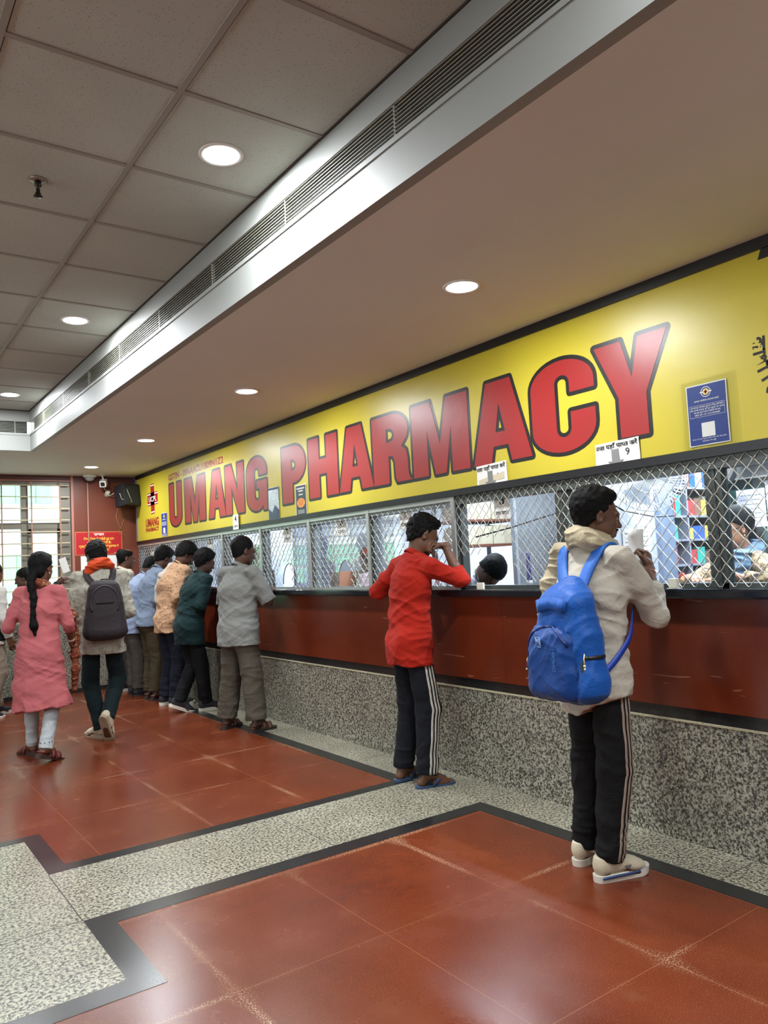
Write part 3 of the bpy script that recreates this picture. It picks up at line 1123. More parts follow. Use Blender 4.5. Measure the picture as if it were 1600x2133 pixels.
mb = MB(); mb.poly([arc(0, -.02, .072, .042, 0, 360, 28)[:-1]], lambda u, v, q: Fp(u, v, tw + .0006), 0); dk = mb.build('orange_disc', M_ORANGE, t)
mb = MB(); lines(mb, Fp, .11, .1, .004, 5, .012, tw + .0012, 4, .9); mb.build('red_lettering', M_RED, dk)
mb = MB(); lines(mb, Fp, .16, .1, .105, 1, .012, tw + .0008, 9, .9, .012); lines(mb, Fp, .09, .1, .082, 1, .012, tw + .0008, 2, .9, .012); lines(mb, Fp, .08, .1, .05, 1, .02, tw + .0008, 6, .9, .01); lines(mb, Fp, .13, .1, -.09, 3, .012, tw + .0008, 7, .9, .004)
mb.build('pale_lettering', M_PAPER, t)

# ================================================================== counter
t = thing('service_counter', 'long service counter with red-brown stone panel over a speckled granite plinth', 'counter', (XW + 0.1, 5.5, 0))
m = MB(); m.box((XW, -2.0, 0), (XW + 0.30, YB, 0.598), bev=0.0); m.build('granite_plinth', M_GRAN_P, t)
m = MB(); m.box((XW - 0.006, -2.0, 0.590), (XW + 0.02, YB, 0.600)); m.build('plinth_edge', mat('chipped_granite_edge', rgb(176, 168, 140), 0.7, bump=0.6, bscale=120), t)
m = MB(); m.box((XW + 0.001, -2.0, 0.600), (XW + 0.30, YB, 0.663)); m.build('black_strip', M_BLACKST, t)


def m_redstone():
    mm, nt, b = _nt('red_brown_stone')
    tc = N(nt, 'ShaderNodeTexCoord')
    n = N(nt, 'ShaderNodeTexNoise', ins={'Scale': 1.4, 'Detail': 4.0})
    L(nt, tc.outputs['Object'], n.inputs['Vector'])
    base = ramp(nt, n.outputs[0], [(0.3, rgb(84, 31, 16)), (0.7, rgb(106, 43, 22))])
    s = N(nt, 'ShaderNodeTexNoise', ins={'Scale': 240.0, 'Detail': 1.0})
    L(nt, tc.outputs['Object'], s.inputs['Vector'])
    base = mixc(nt, ramp(nt, s.outputs[0], [(0.66, (0, 0, 0)), (0.76, (0.35, 0.35, 0.35))]), base, rgb(170, 90, 60))
    sc = N(nt, 'ShaderNodeTexNoise', ins={'Scale': 3.0, 'Detail': 1.0, 'Distortion': 2.5})
    mp = N(nt, 'ShaderNodeMapping')
    mp.inputs['Scale'].default_value = (1, 0.6, 4.0)
    L(nt, tc.outputs['Object'], mp.inputs[0])
    L(nt, mp.outputs[0], sc.inputs['Vector'])
    base = mixc(nt, ramp(nt, sc.outputs[0], [(0.735, (0, 0, 0)), (0.745, (0.3, 0.3, 0.3))]), base, rgb(180, 130, 110))
    L(nt, base, b.inputs['Base Color'])
    b.inputs['Roughness'].default_value = 0.22
    return mm


M_REDST = m_redstone()
m = MB()
ys = [-2.0, -0.4, 1.72, 3.55, 5.37, 7.2, 9.0, YB]
for a, b_ in zip(ys, ys[1:]):
    m.box((XW - 0.012, a + 0.0008, 0.663), (XW + 0.03, b_ - 0.0008, 1.205))
m.build('red_panel', M_REDST, t)
m = MB()
m.box((XW - 0.075, -2.0, 1.205), (XW + 0.36, YB, 1.252), bev=0.010)
o = m.build('counter_top', mat('black_granite_top', rgb(26, 28, 32), 0.12, var=0.3, vscale=120), None); recenter(o)
tag(o, 'polished black stone counter top running the whole length', 'counter top')

# ================================================================== windows over the counter
POST = [10.74, 9.805, 8.823, 7.832, 6.903, 5.941, 5.0, 3.965, 3.03, 2.07, 1.10]
HEAD0, HEAD1 = 1.825, 1.882
ZT = 1.252
M_MESH = mat('galvanised_wire', rgb(188, 186, 174), 0.45, 0.4)
M_ALU_D = mat('dark_grey_aluminium', rgb(74, 80, 78), 0.42, 0.4)
M_PANE = glass('counter_glass', (0.93, 0.97, 1.0), 0.10, 0.05, (0.6, 0.75, 0.9))
NUMS = ['at the far corner', 'second from the far corner', 'third from the far corner', 'in front of the man in grey polo shirt',
        'with a small arch right of the man in grey polo shirt', 'reading 6 OPD with brown board behind its arch', 'behind the man in red shirt', 'with cut-open wire between red shirt and blue backpack',
        'in front of the man with blue backpack', 'in front of the woman with glasses']


def bay(i):
    y1, y0 = POST[i], (POST[i + 1] if i + 1 < len(POST) else 0.15)
    near = y1 < 4.5
    t = thing('counter_window', 'wire-meshed counter window ' + (NUMS[i] if i < 10 else 'beyond the right edge'), 'window', (XW + 0.05, (y0 + y1) / 2, ZT), 'counter windows')
    # frame
    m = MB()
    m.box((XW + 0.012, y0, HEAD0), (XW + 0.09, y1, HEAD1))
    m.box((XW + 0.03, y0, ZT), (XW + 0.085, y1, ZT + 0.022))
    w = 0.055 if near else 0.05
    m.box((XW + 0.024, y0, ZT), (XW + 0.09, y0 + w, HEAD0))
    m.box((XW + 0.03, y1 - 0.03, ZT), (XW + 0.09, y1, HEAD0))
    m.build('frame', M_ALU_D if near else M_ALU_B, t)
    if not near:
        m = MB()
        m.box((XW - 0.004, y0 + 0.0005, ZT + 0.01), (XW + 0.010, y0 + 0.036, HEAD1 - 0.01))
        m.box((XW + 0.000, y0, HEAD1 - 0.03), (XW + 0.012, y1, HEAD1))
        m.box((XW + 0.000, y0, ZT), (XW + 0.012, y1, ZT + 0.018))
        m.build('front_strip', mat('bright_aluminium', rgb(178, 180, 176), 0.35, 0.6), t)
    # pane with an arch cut out of its foot
    ac = {4: 6.46, 5: 5.46}.get(i, (y0 + y1) / 2 + 0.02)
    wa, ha = (0.135, 0.225) if i in (4, 5) else (0.15, 0.20)
    m = MB()
    Fp = wall_frame(XW + 0.07, 0, 0)
    if i in (7, 8):
        # sliding leaf pushed aside: a smaller free-standing pane
        ym = y1 - 0.52 if i == 7 else y0 + 0.55
        z1 = ZT + 0.235
        a, b_ = (y0 + 0.06, ym) if i == 7 else (y0 + 0.03, ym)
        m.poly([[(-b_, ZT + .01), (-a, ZT + .01), (-a, HEAD0), (-b_, HEAD0)]], Fp, 0.005)
    else:
        m.poly([[(-y1 + .03, ZT + .02), (-ac - wa, ZT + .02)] + arc(-ac, ZT + .05, wa, ha - .03, 180, 0, 16) + [(-ac + wa, ZT + .02), (-y0 - .03, ZT + .02), (-y0 - .03, HEAD0), (-y1 + .03, HEAD0)]], Fp, 0.005)
    m.build('glass_pane', M_PANE, t)
    if i in (4, 5):
        m = MB(); m.tube([Fp(-ac + wa * math.cos(math.radians(a)), ZT + .05 + (ha - .03) * math.sin(math.radians(a)), 0.003) for a in range(0, 181, 12)], 0.005, 6)
        m.build('arch_edging', M_ALU, t)
    # expanded wire mesh in front
    m = MB()
    px, pz = (0.068, 0.037) if near else (0.076, 0.043)
    n = max(2, round((y1 - y0) / px))
    px = (y1 - y0) / n
    rows = int((HEAD1 - 0.01 - ZT) / pz)
    xm = XW + 0.008

    def cut(y, z):
        if i == 7:
            u = (y1 - y) / (y1 - y0)
            lim = ZT + (0.20 + 0.10 * u if u < .28 else (0.33 if u < .55 else (0.04 + 0.9 * max(0, .62 - u))))
            return z < lim and u > .02
        if i == 9:
            return False
        if i == 8:
            u = (y1 - y) / (y1 - y0)
            return z < ZT + 0.31 - max(0, u - .38) * 1.35 and u < .62
        dy, dz = (y - ac) / (wa + .01), (z - ZT) / (ha + .01)
        return dy * dy + dz * dz < 1
    r = 0.0024 if near else 0.0036
    for k in range(rows + 1):
        z0 = ZT + 0.004 + k * pz
        run = []
        for j in range(2 * n + 1):
            # each strand zigzags between two node rows
            y = y0 + j * px / 2
            up = (j + k) % 2
            z = z0 + (pz - 0.0055 if up else 0.0)
            if z > HEAD1 - 0.006:
                z = HEAD1 - 0.006
            y = min(max(y, y0 + 0.004), y1 - 0.004)
            p = Vector((xm + (0.004 if k % 2 else 0.0), y, z + 0.0026))
            if cut(y, z):
                if len(run) > 1:
                    m.tube(run, r, 5)
                run = []
            else:
                if near:
                    run += [p + Vector((0, -px * .07, 0)), p + Vector((0, px * .07, 0))]
                else:
                    run.append(p)
        if len(run) > 1:
            m.tube(run, r, 5)
    m.build('wire_mesh', M_MESH, t)
    return t


for i in range(11):
    bay(i)


def number_sheet(label, yc, zc, txt, sub, x=XW + 0.062, w=0.145, h=0.165, mtl=None):
    Fp = wall_frame(x, yc, zc)
    t, tw = paper('notice', label, 'notice', Fp, w, h, mtl or M_PAPER, 'numbered window sheets', curl=0.001)
    mb = MB()
    put_text(mb, txt, Fp, 0, h * .04, h * .40, bold=0.03, w=tw, center=True)
    put_text(mb, sub, Fp, 0, -h * .36, h * .15, width=w * .8, bold=0.02, w=tw, center=True)
    mb.build('lettering', M_INK, t)


number_sheet('small white sheet reading 4 OPD on the sign edge under the letter N', 7.44, 1.962, '4', 'OPD', XW - 0.016, 0.135, 0.155)
number_sheet('white sheet numbered 5 behind the wire above the small dark arch', 6.468, 1.777, '5', 'OPD')
number_sheet('white sheet reading 6 OPD behind the wire above the brown board', 5.50, 1.787, '6', 'OPD')
number_sheet('white sheet numbered 7 behind the wire left of the red-shirted man', 4.595, 1.783, '7', 'OPD')
number_sheet('white sheet numbered 8 with Hindi words behind the wire right of red shirt', 3.563, 1.785, '8', 'दवा प्राप्त')
number_sheet('white sheet numbered 3 behind the wire near the green-shirted person', 8.32, 1.765, '3', 'OPD')
number_sheet('white sheet numbered 1 behind the wire at the far corner', 10.30, 1.765, '1', 'OPD')

# ================================================================== inside the pharmacy
M_INW = mat('cool_white_wall', rgb(206, 212, 222), 0.7)
M_PART = mat('grey_partition', rgb(190, 198, 204), 0.5)
XI = 6.6
w = MB(); w.box((XI, -2, 0), (XI + 0.1, YB + 0.2, 2.9)); struct(w.build('wall_right', M_INW))
w = MB(); w.box((XW + 0.06, -2, CEIL_LOW - 0.05), (XI + 0.1, YB + 0.2, CEIL_LOW)); struct(w.build('ceiling', M_INW))
w = MB(); w.box((XW + 0.05, -2, -0.02), (XI + 0.1, YB + 0.2, 0.0)); struct(w.build('floor', mat('grey_floor', rgb(150, 146, 138), 0.5)))
w = MB(); w.box((XW + 0.25, YB, 0), (XI + 0.1, YB + 0.2, 2.9)); struct(w.build('wall_back', M_INW))
w = MB(); w.box((XW + 0.05, -2.1, 0), (XI + 0.1, -2.0, 2.9)); struct(w.build('wall_front', M_INW))
w = MB(); w.box((XW + 0.06, -2, 1.87), (XW + 0.12, YB, CEIL_LOW)); struct(w.build('wall_right', M_INW))


def tube_lamp(x, y, z, label, w=TUBE_W):
    t = thing('tube_lamp', label, 'lamp', (x, y, z), 'tube lamps behind the counter')
    m = MB(); m.box((x - 0.03, y - 0.62, z), (x + 0.03, y + 0.62, z + 0.045), bev=0.005); m.build('housing', M_WHITE, t)
    m = MB()
    for q in (-.45, .45):
        m.tube([(x, y + q, z + .04), (x, y + q, CEIL_LOW - .05)], .006, 6)
    m.build('hanger', M_WHITE, t)
    m = MB(); m.tube([(x, y - 0.60, z - 0.018), (x, y + 0.60, z - 0.018)], 0.016, 10); m.build('glowing_tube', emis('tube_glow', (0.85, 0.93, 1.0), 9.0), t)
    a = area('tube_light', (0, 0, -0.04), (0, 0, PI / 2), 1.2, 0.05, w * (0.55 if y > 6 else 1.0), TUBE_C)
    a.parent = t


for x, y, z, lb in ((4.15, 2.3, 2.62, 'white tube lamp above the woman behind the near window'),
                    (5.3, 2.7, 2.62, 'added white tube lamp brightening the medicine shelves'),  # extra lamp, added only to brighten the shelves
              (4.3, 4.9, 2.62, 'white tube lamp behind the window with cut-open wire'),
                    (5.6, 6.2, 2.35, 'white tube lamp seen through the window behind the red shirt'),
                    (5.6, 8.2, 2.35, 'white tube lamp seen through the window before the grey polo shirt'),
                    (5.6, 10.0, 2.35, 'white tube lamp glowing in the far windows')):
    tube_lamp(x, y, z, lb)

# partitions
m = MB(); m.box((4.08, 4.05, 0), (5.2, 4.09, 2.3)); tag(recenter(m.build('partition', M_PART)), 'plain light grey partition behind the cut-open wire, left of the white scarf', 'partition')
m = MB(); m.box((3.97, 3.12, 0), (4.46, 3.16, 2.2)); p_ = recenter(m.build('partition', mat('white_partition', rgb(186, 192, 204), 0.5)))
tag(p_, 'white partition with pinned sheets right of the face of the man with blue backpack', 'partition')
m = MB(); m.box((4.46, 3.08, 0), (4.62, 3.16, 2.4)); tag(recenter(m.build('post', mat('blue_grey_post', rgb(120, 134, 156), 0.5))), 'blue-grey upright post left of the medicine shelves', 'post')
for i, (x, z, w_, h_, lb) in enumerate(((4.10, 1.47, .13, .25, 'printed sheet with a black frame pinned left on the white partition'), (4.26, 1.50, .13, .28, 'printed sheet pinned right on the white partition'))):
    Fp = wall_frame(x + w_ / 2, 3.118, z, out=(0, -1, 0), right=(1, 0, 0))
    t, tw = paper('notice', lb, 'notice', Fp, w_, h_, M_PAPER, curl=0.001)
    mb = MB()
    for a in range(7):
        lines(mb, Fp, w_, h_, h_ * (.36 - .11 * a), 1, .02, tw, a + i * 9, .6, .006)
    mb.build('printed_lines', mat('grey_print', rgb(120, 120, 120), 0.7), t)

# frosted sheets / curtains behind the far bays, with the bright hall of shelves beyond
m = MB(); m.box((3.82, 6.20, 0.0), (4.55, 6.23, 2.1)); tag(recenter(m.build('screen_panel', mat('dull_grey_screen', rgb(120, 124, 130), 0.35))), 'dull grey screen panel behind the window reading 6 OPD', 'screen')
m = MB(); m.box((3.72, 5.95, 1.252), (4.0, 6.10, 1.395), bev=0.004); o = m.build('cardboard_box', mat('cardboard', rgb(140, 96, 72), 0.8)); recenter(o)
tag(o, 'brown cardboard box seen through the arch of the window reading 6 OPD', 'box')
m = MB(); m.box((4.6, 8.35, 0.0), (5.6, 8.40, 2.2)); tag(recenter(m.build('screen_panel', mat('lilac_screen', rgb(168, 170, 206), 0.6))), 'lilac white screen panel behind the grey polo man', 'screen')
m = MB(); m.box((4.3, 7.2, 0.0), (4.8, 7.24, 2.2)); tag(recenter(m.build('curtain_panel', mat('blue_grey_curtain', rgb(118, 130, 160), 0.8))), 'blue-grey hanging panel behind the window right of the grey polo man', 'curtain')

# cream cartons on a rack behind the window with cut-open wire
t = thing('storage_rack', 'metal storage rack holding cream cartons behind the cut-open wire window', 'rack', (4.75, 5.2, 0))
m = MB()
for x in (4.42, 5.08):
    for y in (5.0, 5.4):
        m.box((x - .015, y - .015, 0), (x + .015, y + .015, 2.3))
m.build('upright', M_ALU_B, t)
for z in (1.555, 1.775, 2.0):
    m = MB(); m.box((4.40, 4.99, z), (5.10, 5.42, z + 0.02)); m.build('shelf', mat('brown_shelf', rgb(112, 66, 48), 0.6), t)
for x, z, w_, h_, lb in ((4.46, 1.575, .30, .16, 'lower left cream carton on the rack behind cut-open wire'), (4.78, 1.575, .28, .17, 'lower right cream carton on the rack behind cut-open wire'),
                         (4.45, 1.795, .30, .17, 'upper left cream carton on the rack behind cut-open wire'), (4.77, 1.795, .30, .15, 'upper right cream carton on the rack behind cut-open wire')):
    t = thing('carton', lb, 'box', (x + w_ / 2, 5.15, z), 'cream cartons on the rack')
    m = MB(); m.box((x, 5.0, z), (x + w_, 5.32, z + h_), bev=0.004); m.build('box_body', mat('cream_card', rgb(206, 198, 172), 0.75), t)
    m = MB(); m.box((x + w_ * .42, 4.997, z), (x + w_ * .54, 5.0, z + h_)); m.build('tape_strip', mat('tape_tan', rgb(198, 186, 158), 0.5), t)

# medicine shelves left of the woman, boxes of every colour
t = thing('medicine_shelves', 'dark medicine shelves crowded with small packets beside the woman', 'shelves', (5.4, 3.75, 0))
m = MB(); m.box((4.72, 3.80, 0), (6.4, 3.84, 2.4)); m.build('back_board', mat('dark_shelf', rgb(110, 112, 128), 0.6), t)
m = MB()
for x in (4.72, 5.30, 5.88):
    m.box((x, 3.42, 0), (x + .02, 3.82, 2.4))
m.build('side_panel', mat('grey_shelf', rgb(128, 132, 146), 0.5), t)
for z in (1.12, 1.33, 1.52, 1.70, 1.92):
    m = MB(); m.box((4.72, 3.42, z - .016), (6.4, 3.82, z)); m.build('shelf', mat('grey_shelf', rgb(128, 132, 146), 0.5), t)
PK = [('red', rgb(190, 52, 50)), ('teal', rgb(60, 170, 150)), ('blue', rgb(48, 88, 170)), ('white', rgb(214, 214, 220)), ('yellow', rgb(224, 190, 70)), ('brown', rgb(120, 84, 64)), ('pale blue', rgb(140, 170, 220)), ('pink', rgb(200, 130, 140))]
rnd = random.Random(11)
seq = ['third', 'fourth', 'fifth']
cnt = 0
for zi, (z, zn, hm) in enumerate(((1.12, 'lowest', .16), (1.33, 'second lowest', .15), (1.52, 'middle', .14), (1.70, 'second highest', .17), (1.92, 'top', .22))):
    x = 4.76
    kk = 0
    while x < 5.85:
        w_ = rnd.uniform(.06, .11)
        if 5.28 - w_ < x < 5.33:
            x = 5.34
        h_ = rnd.uniform(.6, .97) * hm
        cn, cc = PK[rnd.randrange(len(PK))]
        kk += 1
        o = MB().box((x, 3.45, z), (x + w_, 3.45 + rnd.uniform(.1, .25), z + h_), bev=0.003).build('medicine_packet', mat('packet_' + cn.replace(' ', '_'), cc, 0.4)); recenter(o)
        tag(o, '%s medicine packet, number %s from the left on the %s shelf' % (cn, ('one two three four five six seven eight nine ten eleven twelve thirteen fourteen fifteen sixteen seventeen eighteen'.split())[kk - 1], zn), 'packet', 'packets on the %s medicine shelf' % zn)
        x += w_ + rnd.uniform(.003, .010)

# pedestal fan behind the white partition
FC = Vector((4.03, 2.84, 1.91))
t = thing('wall_fan', 'white wire-caged fan behind the head of the man with blue backpack', 'fan', (4.12, 2.93, 1.70))
ax = Vector((-0.75, -0.66, 0.0)).normalized()
rt = Vector((0, 0, 1)).cross(ax).normalized(); upv = Vector((0, 0, 1))
MF = Matrix((( *rt, 0), (*upv, 0), (*ax, 0), (0, 0, 0, 1))).transposed()
MF = Matrix.Translation(FC) @ MF
m = MB()
for a in range(60):
    an = 2 * PI * a / 60
    m.tube([MF @ Vector((rr * math.cos(an + tw_), rr * math.sin(an + tw_), zz)) for rr, zz, tw_ in ((.05, .085, 0), (.12, .08, .1), (.19, .05, .25), (.225, 0, .35), (.19, -.05, .35), (.06, -.07, .35))], 0.0016, 4)
for rr, zz in ((.225, 0), (.19, .05), (.12, .08), (.05, .086)):
    m.tube([MF @ Vector((rr * math.cos(2 * PI * a / 36), rr * math.sin(2 * PI * a / 36), zz)) for a in range(37)], 0.003, 5)
m.build('wire_cage', M_WHITE, t)
for a in range(3):
    m = MB()
    vs = []
    for r_ in (.03, .08, .14, .19):
        for s_ in (-1, 0, 1):
            an = 2 * PI * a / 3 + s_ * (.5 if r_ > .05 else .25)
            vs.append(MF @ Vector((r_ * math.cos(an), r_ * math.sin(an), s_ * .018)))
    m.add(vs, [(3 * i + j, 3 * i + j + 1, 3 * i + j + 4, 3 * i + j + 3) for i in range(3) for j in range(2)], True)
    m.build('blade', mat('fan_blade', rgb(190, 198, 206), 0.35), t)
m = MB(); m.lathe([(1e-5, .09), (.05, .088), (.05, .075), (.03, .06), (.035, -.06), (.06, -.08), (.06, -.17), (.03, -.2), (1e-5, -.2)], MF, 20); m.build('motor', M_WHITE, t)
m = MB(); m.tube([MF @ Vector((0, 0, -.19)), MF @ Vector((0, -.02, -.24)), (4.24, 3.10, 1.86), (4.24, 3.118, 1.86)], 0.014, 10); m.box((4.19, 3.108, 1.80), (4.29, 3.119, 1.92), bev=.003); m.build('wall_bracket', M_WHITE, t)
# hanging black cable across that window
m = MB(); m.tube([(3.75, 3.02, 1.80), (3.95, 2.98, 1.70), (4.15, 2.9, 1.655), (4.35, 2.9, 1.66), (4.5, 3.0, 1.70), (4.55, 3.05, 1.80)], 0.005, 6)
o = recenter(m.build('cable', M_BLACKP)); tag(o, 'black cable sagging in front of the white partition', 'cable')
m = MB(); m.tube([(3.6, 3.95, 1.60), (3.9, 3.90, 1.66), (4.3, 3.8, 1.76), (4.8, 3.7, 1.84)], 0.006, 6)
o = recenter(m.build('cable', M_BLACKP)); tag(o, 'black cable slanting across the plain grey partition', 'cable')

# pin-board behind the woman
t = thing('notice_board', 'dark green notice board covered in paper sheets behind the woman', 'notice board', (5.05, 2.4, 1.2))
m = MB(); m.box((5.10, 1.6, 1.15), (5.14, 3.05, 1.95)); m.build('board', mat('dark_green_felt', rgb(20, 56, 50), 0.9), t)
m = MB(); m.box((5.02, 1.6, 1.90), (5.12, 3.05, 2.00)); m.build('upper_rail', mat('grey_rail', rgb(130, 128, 122), 0.6), t)
m = MB(); m.box((4.9, 2.0, 2.0), (5.12, 2.80, 2.12)); o = recenter(m.build('file_box', mat('teal_file', rgb(30, 140, 130), 0.5))); tag(o, 'teal file box on the rail above the notice board', 'box')
pn = 0
for (y, z, w_, h_), lb in zip(((2.80, 1.70, .20, .26), (2.57, 1.76, .24, .24), (2.60, 1.45, .20, .30), (2.36, 1.70, .2, .28), (2.83, 1.40, .2, .26)),
                          ('sheet pinned upper left on the green notice board', 'wide sheet pinned top right on the green notice board', 'sheet pinned lower right on the green notice board', 'sheet pinned at the far right of the green notice board', 'sheet pinned lower left on the green notice board')):
    Fp = wall_frame(5.098, y, z, tilt=rnd.uniform(-.05, .05))
    q, tw = paper('notice', lb, 'notice', Fp, w_, h_, mat('greyish_paper', rgb(206, 206, 214), 0.7), 'sheets on the notice board', curl=0.003)
    mb = MB()
    for a in range(6):
        lines(mb, Fp, w_, h_, h_ * (.34 - .12 * a), 1, .02, tw, a + pn * 7, .7, .004)
    mb.build('printed_lines', mat('grey_print', rgb(120, 120, 120), 0.7), q)
    pn += 1
t = thing('desk_fan', 'black round device hanging beside the head of the woman', 'device', (4.9, 2.98, 1.72))
m = MB(); m.sphere((4.9, 2.92, 1.76), .085, 12, s=(.55, 1, 1.25)); m.build('housing', M_BLACKP, t)
m = MB(); m.sphere((4.845, 2.88, 1.745), .012, 8); m.build('knob', M_ALU, t)
t.name = 'hanging_device'
m = MB()
for i in range(6):
    m.tube([(4.85, 2.82 + .07 * math.cos(2 * PI * k / 20 + i * .2), 1.93 + (.06 + .006 * i) * math.sin(2 * PI * k / 20) - .004 * i) for k in range(21)], .005, 5)
o = recenter(m.build('cable_coil', M_BLACKP)); tag(o, 'coil of black cable above the hanging black device', 'cable')

# things on the counter top
ZC = 1.252
t = thing('card_stand', 'small white card block standing before the window of the woman', 'card', (3.385, 2.285, ZC))
m = MB(); m.box((3.37, 2.262, ZC + .004), (3.395, 2.308, ZC + .052), bev=.003); m.build('block', mat('ivory_block', rgb(214, 212, 196), .5), t)
m = MB(); m.lathe([(1e-4, .004), (.036, .004), (.038, 0)], Matrix.Translation((3.385, 2.285, ZC)), 20); m.build('base_disc', M_ALU, t)
m = MB(); m.box((3.47, 2.10, ZC), (3.62, 2.33, ZC + .022), bev=.003); o = recenter(m.build('tray', M_BLACKP)); tag(o, 'flat black tray on the counter under the arm of the woman', 'tray')
t = thing('card_stand', 'small white card clip on the counter beside the elbow of the red-shirted man', 'card', (3.40, 3.71, ZC))
m = MB(); m.box((3.39, 3.68, ZC), (3.405, 3.74, ZC + .042), bev=.002); m.build('block', mat('ivory_block', rgb(214, 212, 196), .5), t)
m = MB(); m.tube([(3.42, 3.74, ZC + .01), (3.44, 3.80, ZC + .13)], .004, 6); m.build('black_stick', M_BLACKP, t)
m = MB(); m.box((3.50, 5.6, ZC), (3.66, 5.9, ZC + .012)); o = recenter(m.build('paper_stack', M_PAPER)); tag(o, 'white papers lying inside the window left of the brown box', 'papers')
# small bottle in blue by the sliding leaf
t = thing('bottle', 'blue pump bottle inside the cut-open window', 'bottle', (3.60, 3.47, ZC))
m = MB(); m.lathe([(.018, 0), (.019, .005), (.019, .05), (.014, .06), (.012, .20), (.012, .22), (1e-4, .22)], Matrix.Translation((3.60, 3.47, ZC)), 16); m.build('bottle_body', mat('deep_blue', rgb(34, 48, 130), .3), t)
m = MB(); m.lathe([(.0196, .012), (.0196, .045)], Matrix.Translation((3.60, 3.47, ZC)), 16); m.build('paper_label', M_PAPER, t)

# ================================================================== far corner: speaker, cameras, warning sign, wires
t = thing('loudspeaker', 'black wall loudspeaker in the corner beside the yellow sign', 'speaker', (3.27, 10.62, 2.41))
MS = Matrix.Translation((3.265, 10.60, 2.555)) @ Matrix.Rotation(math.radians(24), 4, 'Z') @ Matrix.Rotation(math.radians(-8), 4, 'X')
m = MB(); m.obox(MS, .27, .22, .30, bev=.02); m.build('cabinet', M_BLACKP, t)
m = MB(); m.obox(MS @ Matrix.Translation((0, -.112, 0)), .23, .008, .26, bev=.003); m.build('grille_cloth', mat('speaker_cloth', rgb(32, 36, 36), .9, bump=.6, bscale=300), t)
m = MB(); m.tube([(3.36, 10.66, 2.45), (3.38, 10.80, 2.45), (3.38, 10.85, 2.45)], .014, 8); m.build('bracket', M_BLACKP, t)
m = MB(); m.tube([(3.20, 10.47, 2.69), (3.235, 10.46, 2.58), (3.28, 10.45, 2.46), (3.15, 10.48, 2.50), (3.13, 10.50, 2.58)], .003, 5); m.build('loose_wire', mat('beige_wire', rgb(190, 184, 160), .5), t)
t = thing('dome_camera', 'white dome camera under the ceiling by the far wall', 'camera', (2.79, 10.70, 2.79))
Mt = Matrix.Translation((2.79, 10.68, CEIL_LOW))
m = MB(); m.lathe([(.085, 0), (.085, -.03), (.07, -.035)], Mt, 28); m.build('mounting_ring', M_WHITE, t)
m = MB(); m.lathe([(.066, -.033), (.06, -.058), (.04, -.08), (.001, -.088)], Mt, 24); m.build('dome', mat('smoky_dome', rgb(150, 150, 150), .15), t)
t = thing('bullet_camera', 'small white box camera hanging from the ceiling near the speaker', 'camera', (2.97, 10.7, 2.70))
MK = Matrix.Translation((2.965, 10.66, 2.735)) @ Matrix.Rotation(math.radians(-25), 4, 'Z') @ Matrix.Rotation(math.radians(20), 4, 'X')
m = MB(); m.obox(MK, .085, .15, .085, bev=.012); m.build('camera_body', M_WHITE, t)
m = MB(); m.obox(MK @ Matrix.Translation((0, -.078, 0)), .055, .006, .055, bev=.002); m.build('lens', M_BLACKP, t)
m = MB(); m.tube([(2.965, 10.66, 2.77), (2.95, 10.66, CEIL_LOW)], .012, 8); m.lathe([(.04, 0), (.04, -.012)], Matrix.Translation((2.95, 10.66, CEIL_LOW)), 16); m.build('arm', M_WHITE, t)
t = thing('wall_lamp_holder', 'small pale socket fixture on the far wall beside the speaker', 'fixture', (3.06, 10.84, 2.62))
ML = Matrix.Translation((3.06, 10.82, 2.61)) @ Matrix.Rotation(math.radians(60), 4, 'X') @ Matrix.Rotation(math.radians(15), 4, 'Z')
m = MB(); m.lathe([(.001, -.05), (.03, -.05), (.035, -.03), (.035, .03), (.025, .05), (.001, .06)], ML, 16); m.build('socket', mat('pale_socket', rgb(196, 190, 172), .5), t)
m = MB(); m.tube([(3.0, 10.80, 2.70), (3.03, 10.80, 2.65), (3.07, 10.78, 2.57), (3.11, 10.70, 2.60), (3.17, 10.58, 2.67), (3.22, 10.5, 2.70)], .006, 6); m.build('flex', mat('pale_socket', rgb(196, 190, 172), .5), t)
m = MB()
m.tube([(3.20, 10.83, 2.40), (3.17, 10.84, 2.28), (3.20, 10.84, 2.20), (3.24, 10.84, 2.10)], .004, 5)
m.tube([(3.27, 10.83, 2.40), (3.29, 10.84, 2.28), (3.25, 10.84, 2.16), (3.20, 10.84, 2.07), (3.28, 10.84, 1.98)], .004, 5)
o = recenter(m.build('hanging_wires', mat('tan_wire', rgb(160, 120, 80), .5))); tag(o, 'thin tan wires dangling below the black loudspeaker', 'wires')

Fp = wall_frame(2.936, YB - .002, 1.925, out=(0, -1, 0), right=(1, 0, 0))
t, tw = paper('warning_sign', 'red Hindi warning sign on the maroon far wall', 'sign', Fp, .625, .32, mat('sign_gold', rgb(206, 120, 70), .5), curl=0.0)
mb = MB(); mb.poly([[(-.303, -.15), (.303, -.15), (.303, .15), (-.303, .15)]], Fp, tw); mb.build('red_field', mat('red_sign', rgb(178, 26, 38), .4), t)
mb = MB(); put_text(mb, 'सावधान', Fp, 0, .105, .035, width=.14, bold=.03, w=tw + .0008, center=True)
put_text(mb, 'आदेशानुसार', Fp, .24, -.142, .012, width=.09, w=tw + .0008, center=True)
mb.build('white_lettering', M_WHITE, t)
mb = MB()
for i, (s, wd) in enumerate((('बिना बिल के खरीदी हुई दवा', .40), ('वापस नहीं हो सकती है।', .32), ('कृपया बिल लेकर दवा खरीदें एवं गुणवत्ता के', .53), ('प्रति सचेत रहें।', .26))):
    put_text(mb, s, Fp, 0, .045 - .05 * i, .030, width=wd, bold=.03, w=tw + .0008, center=True)
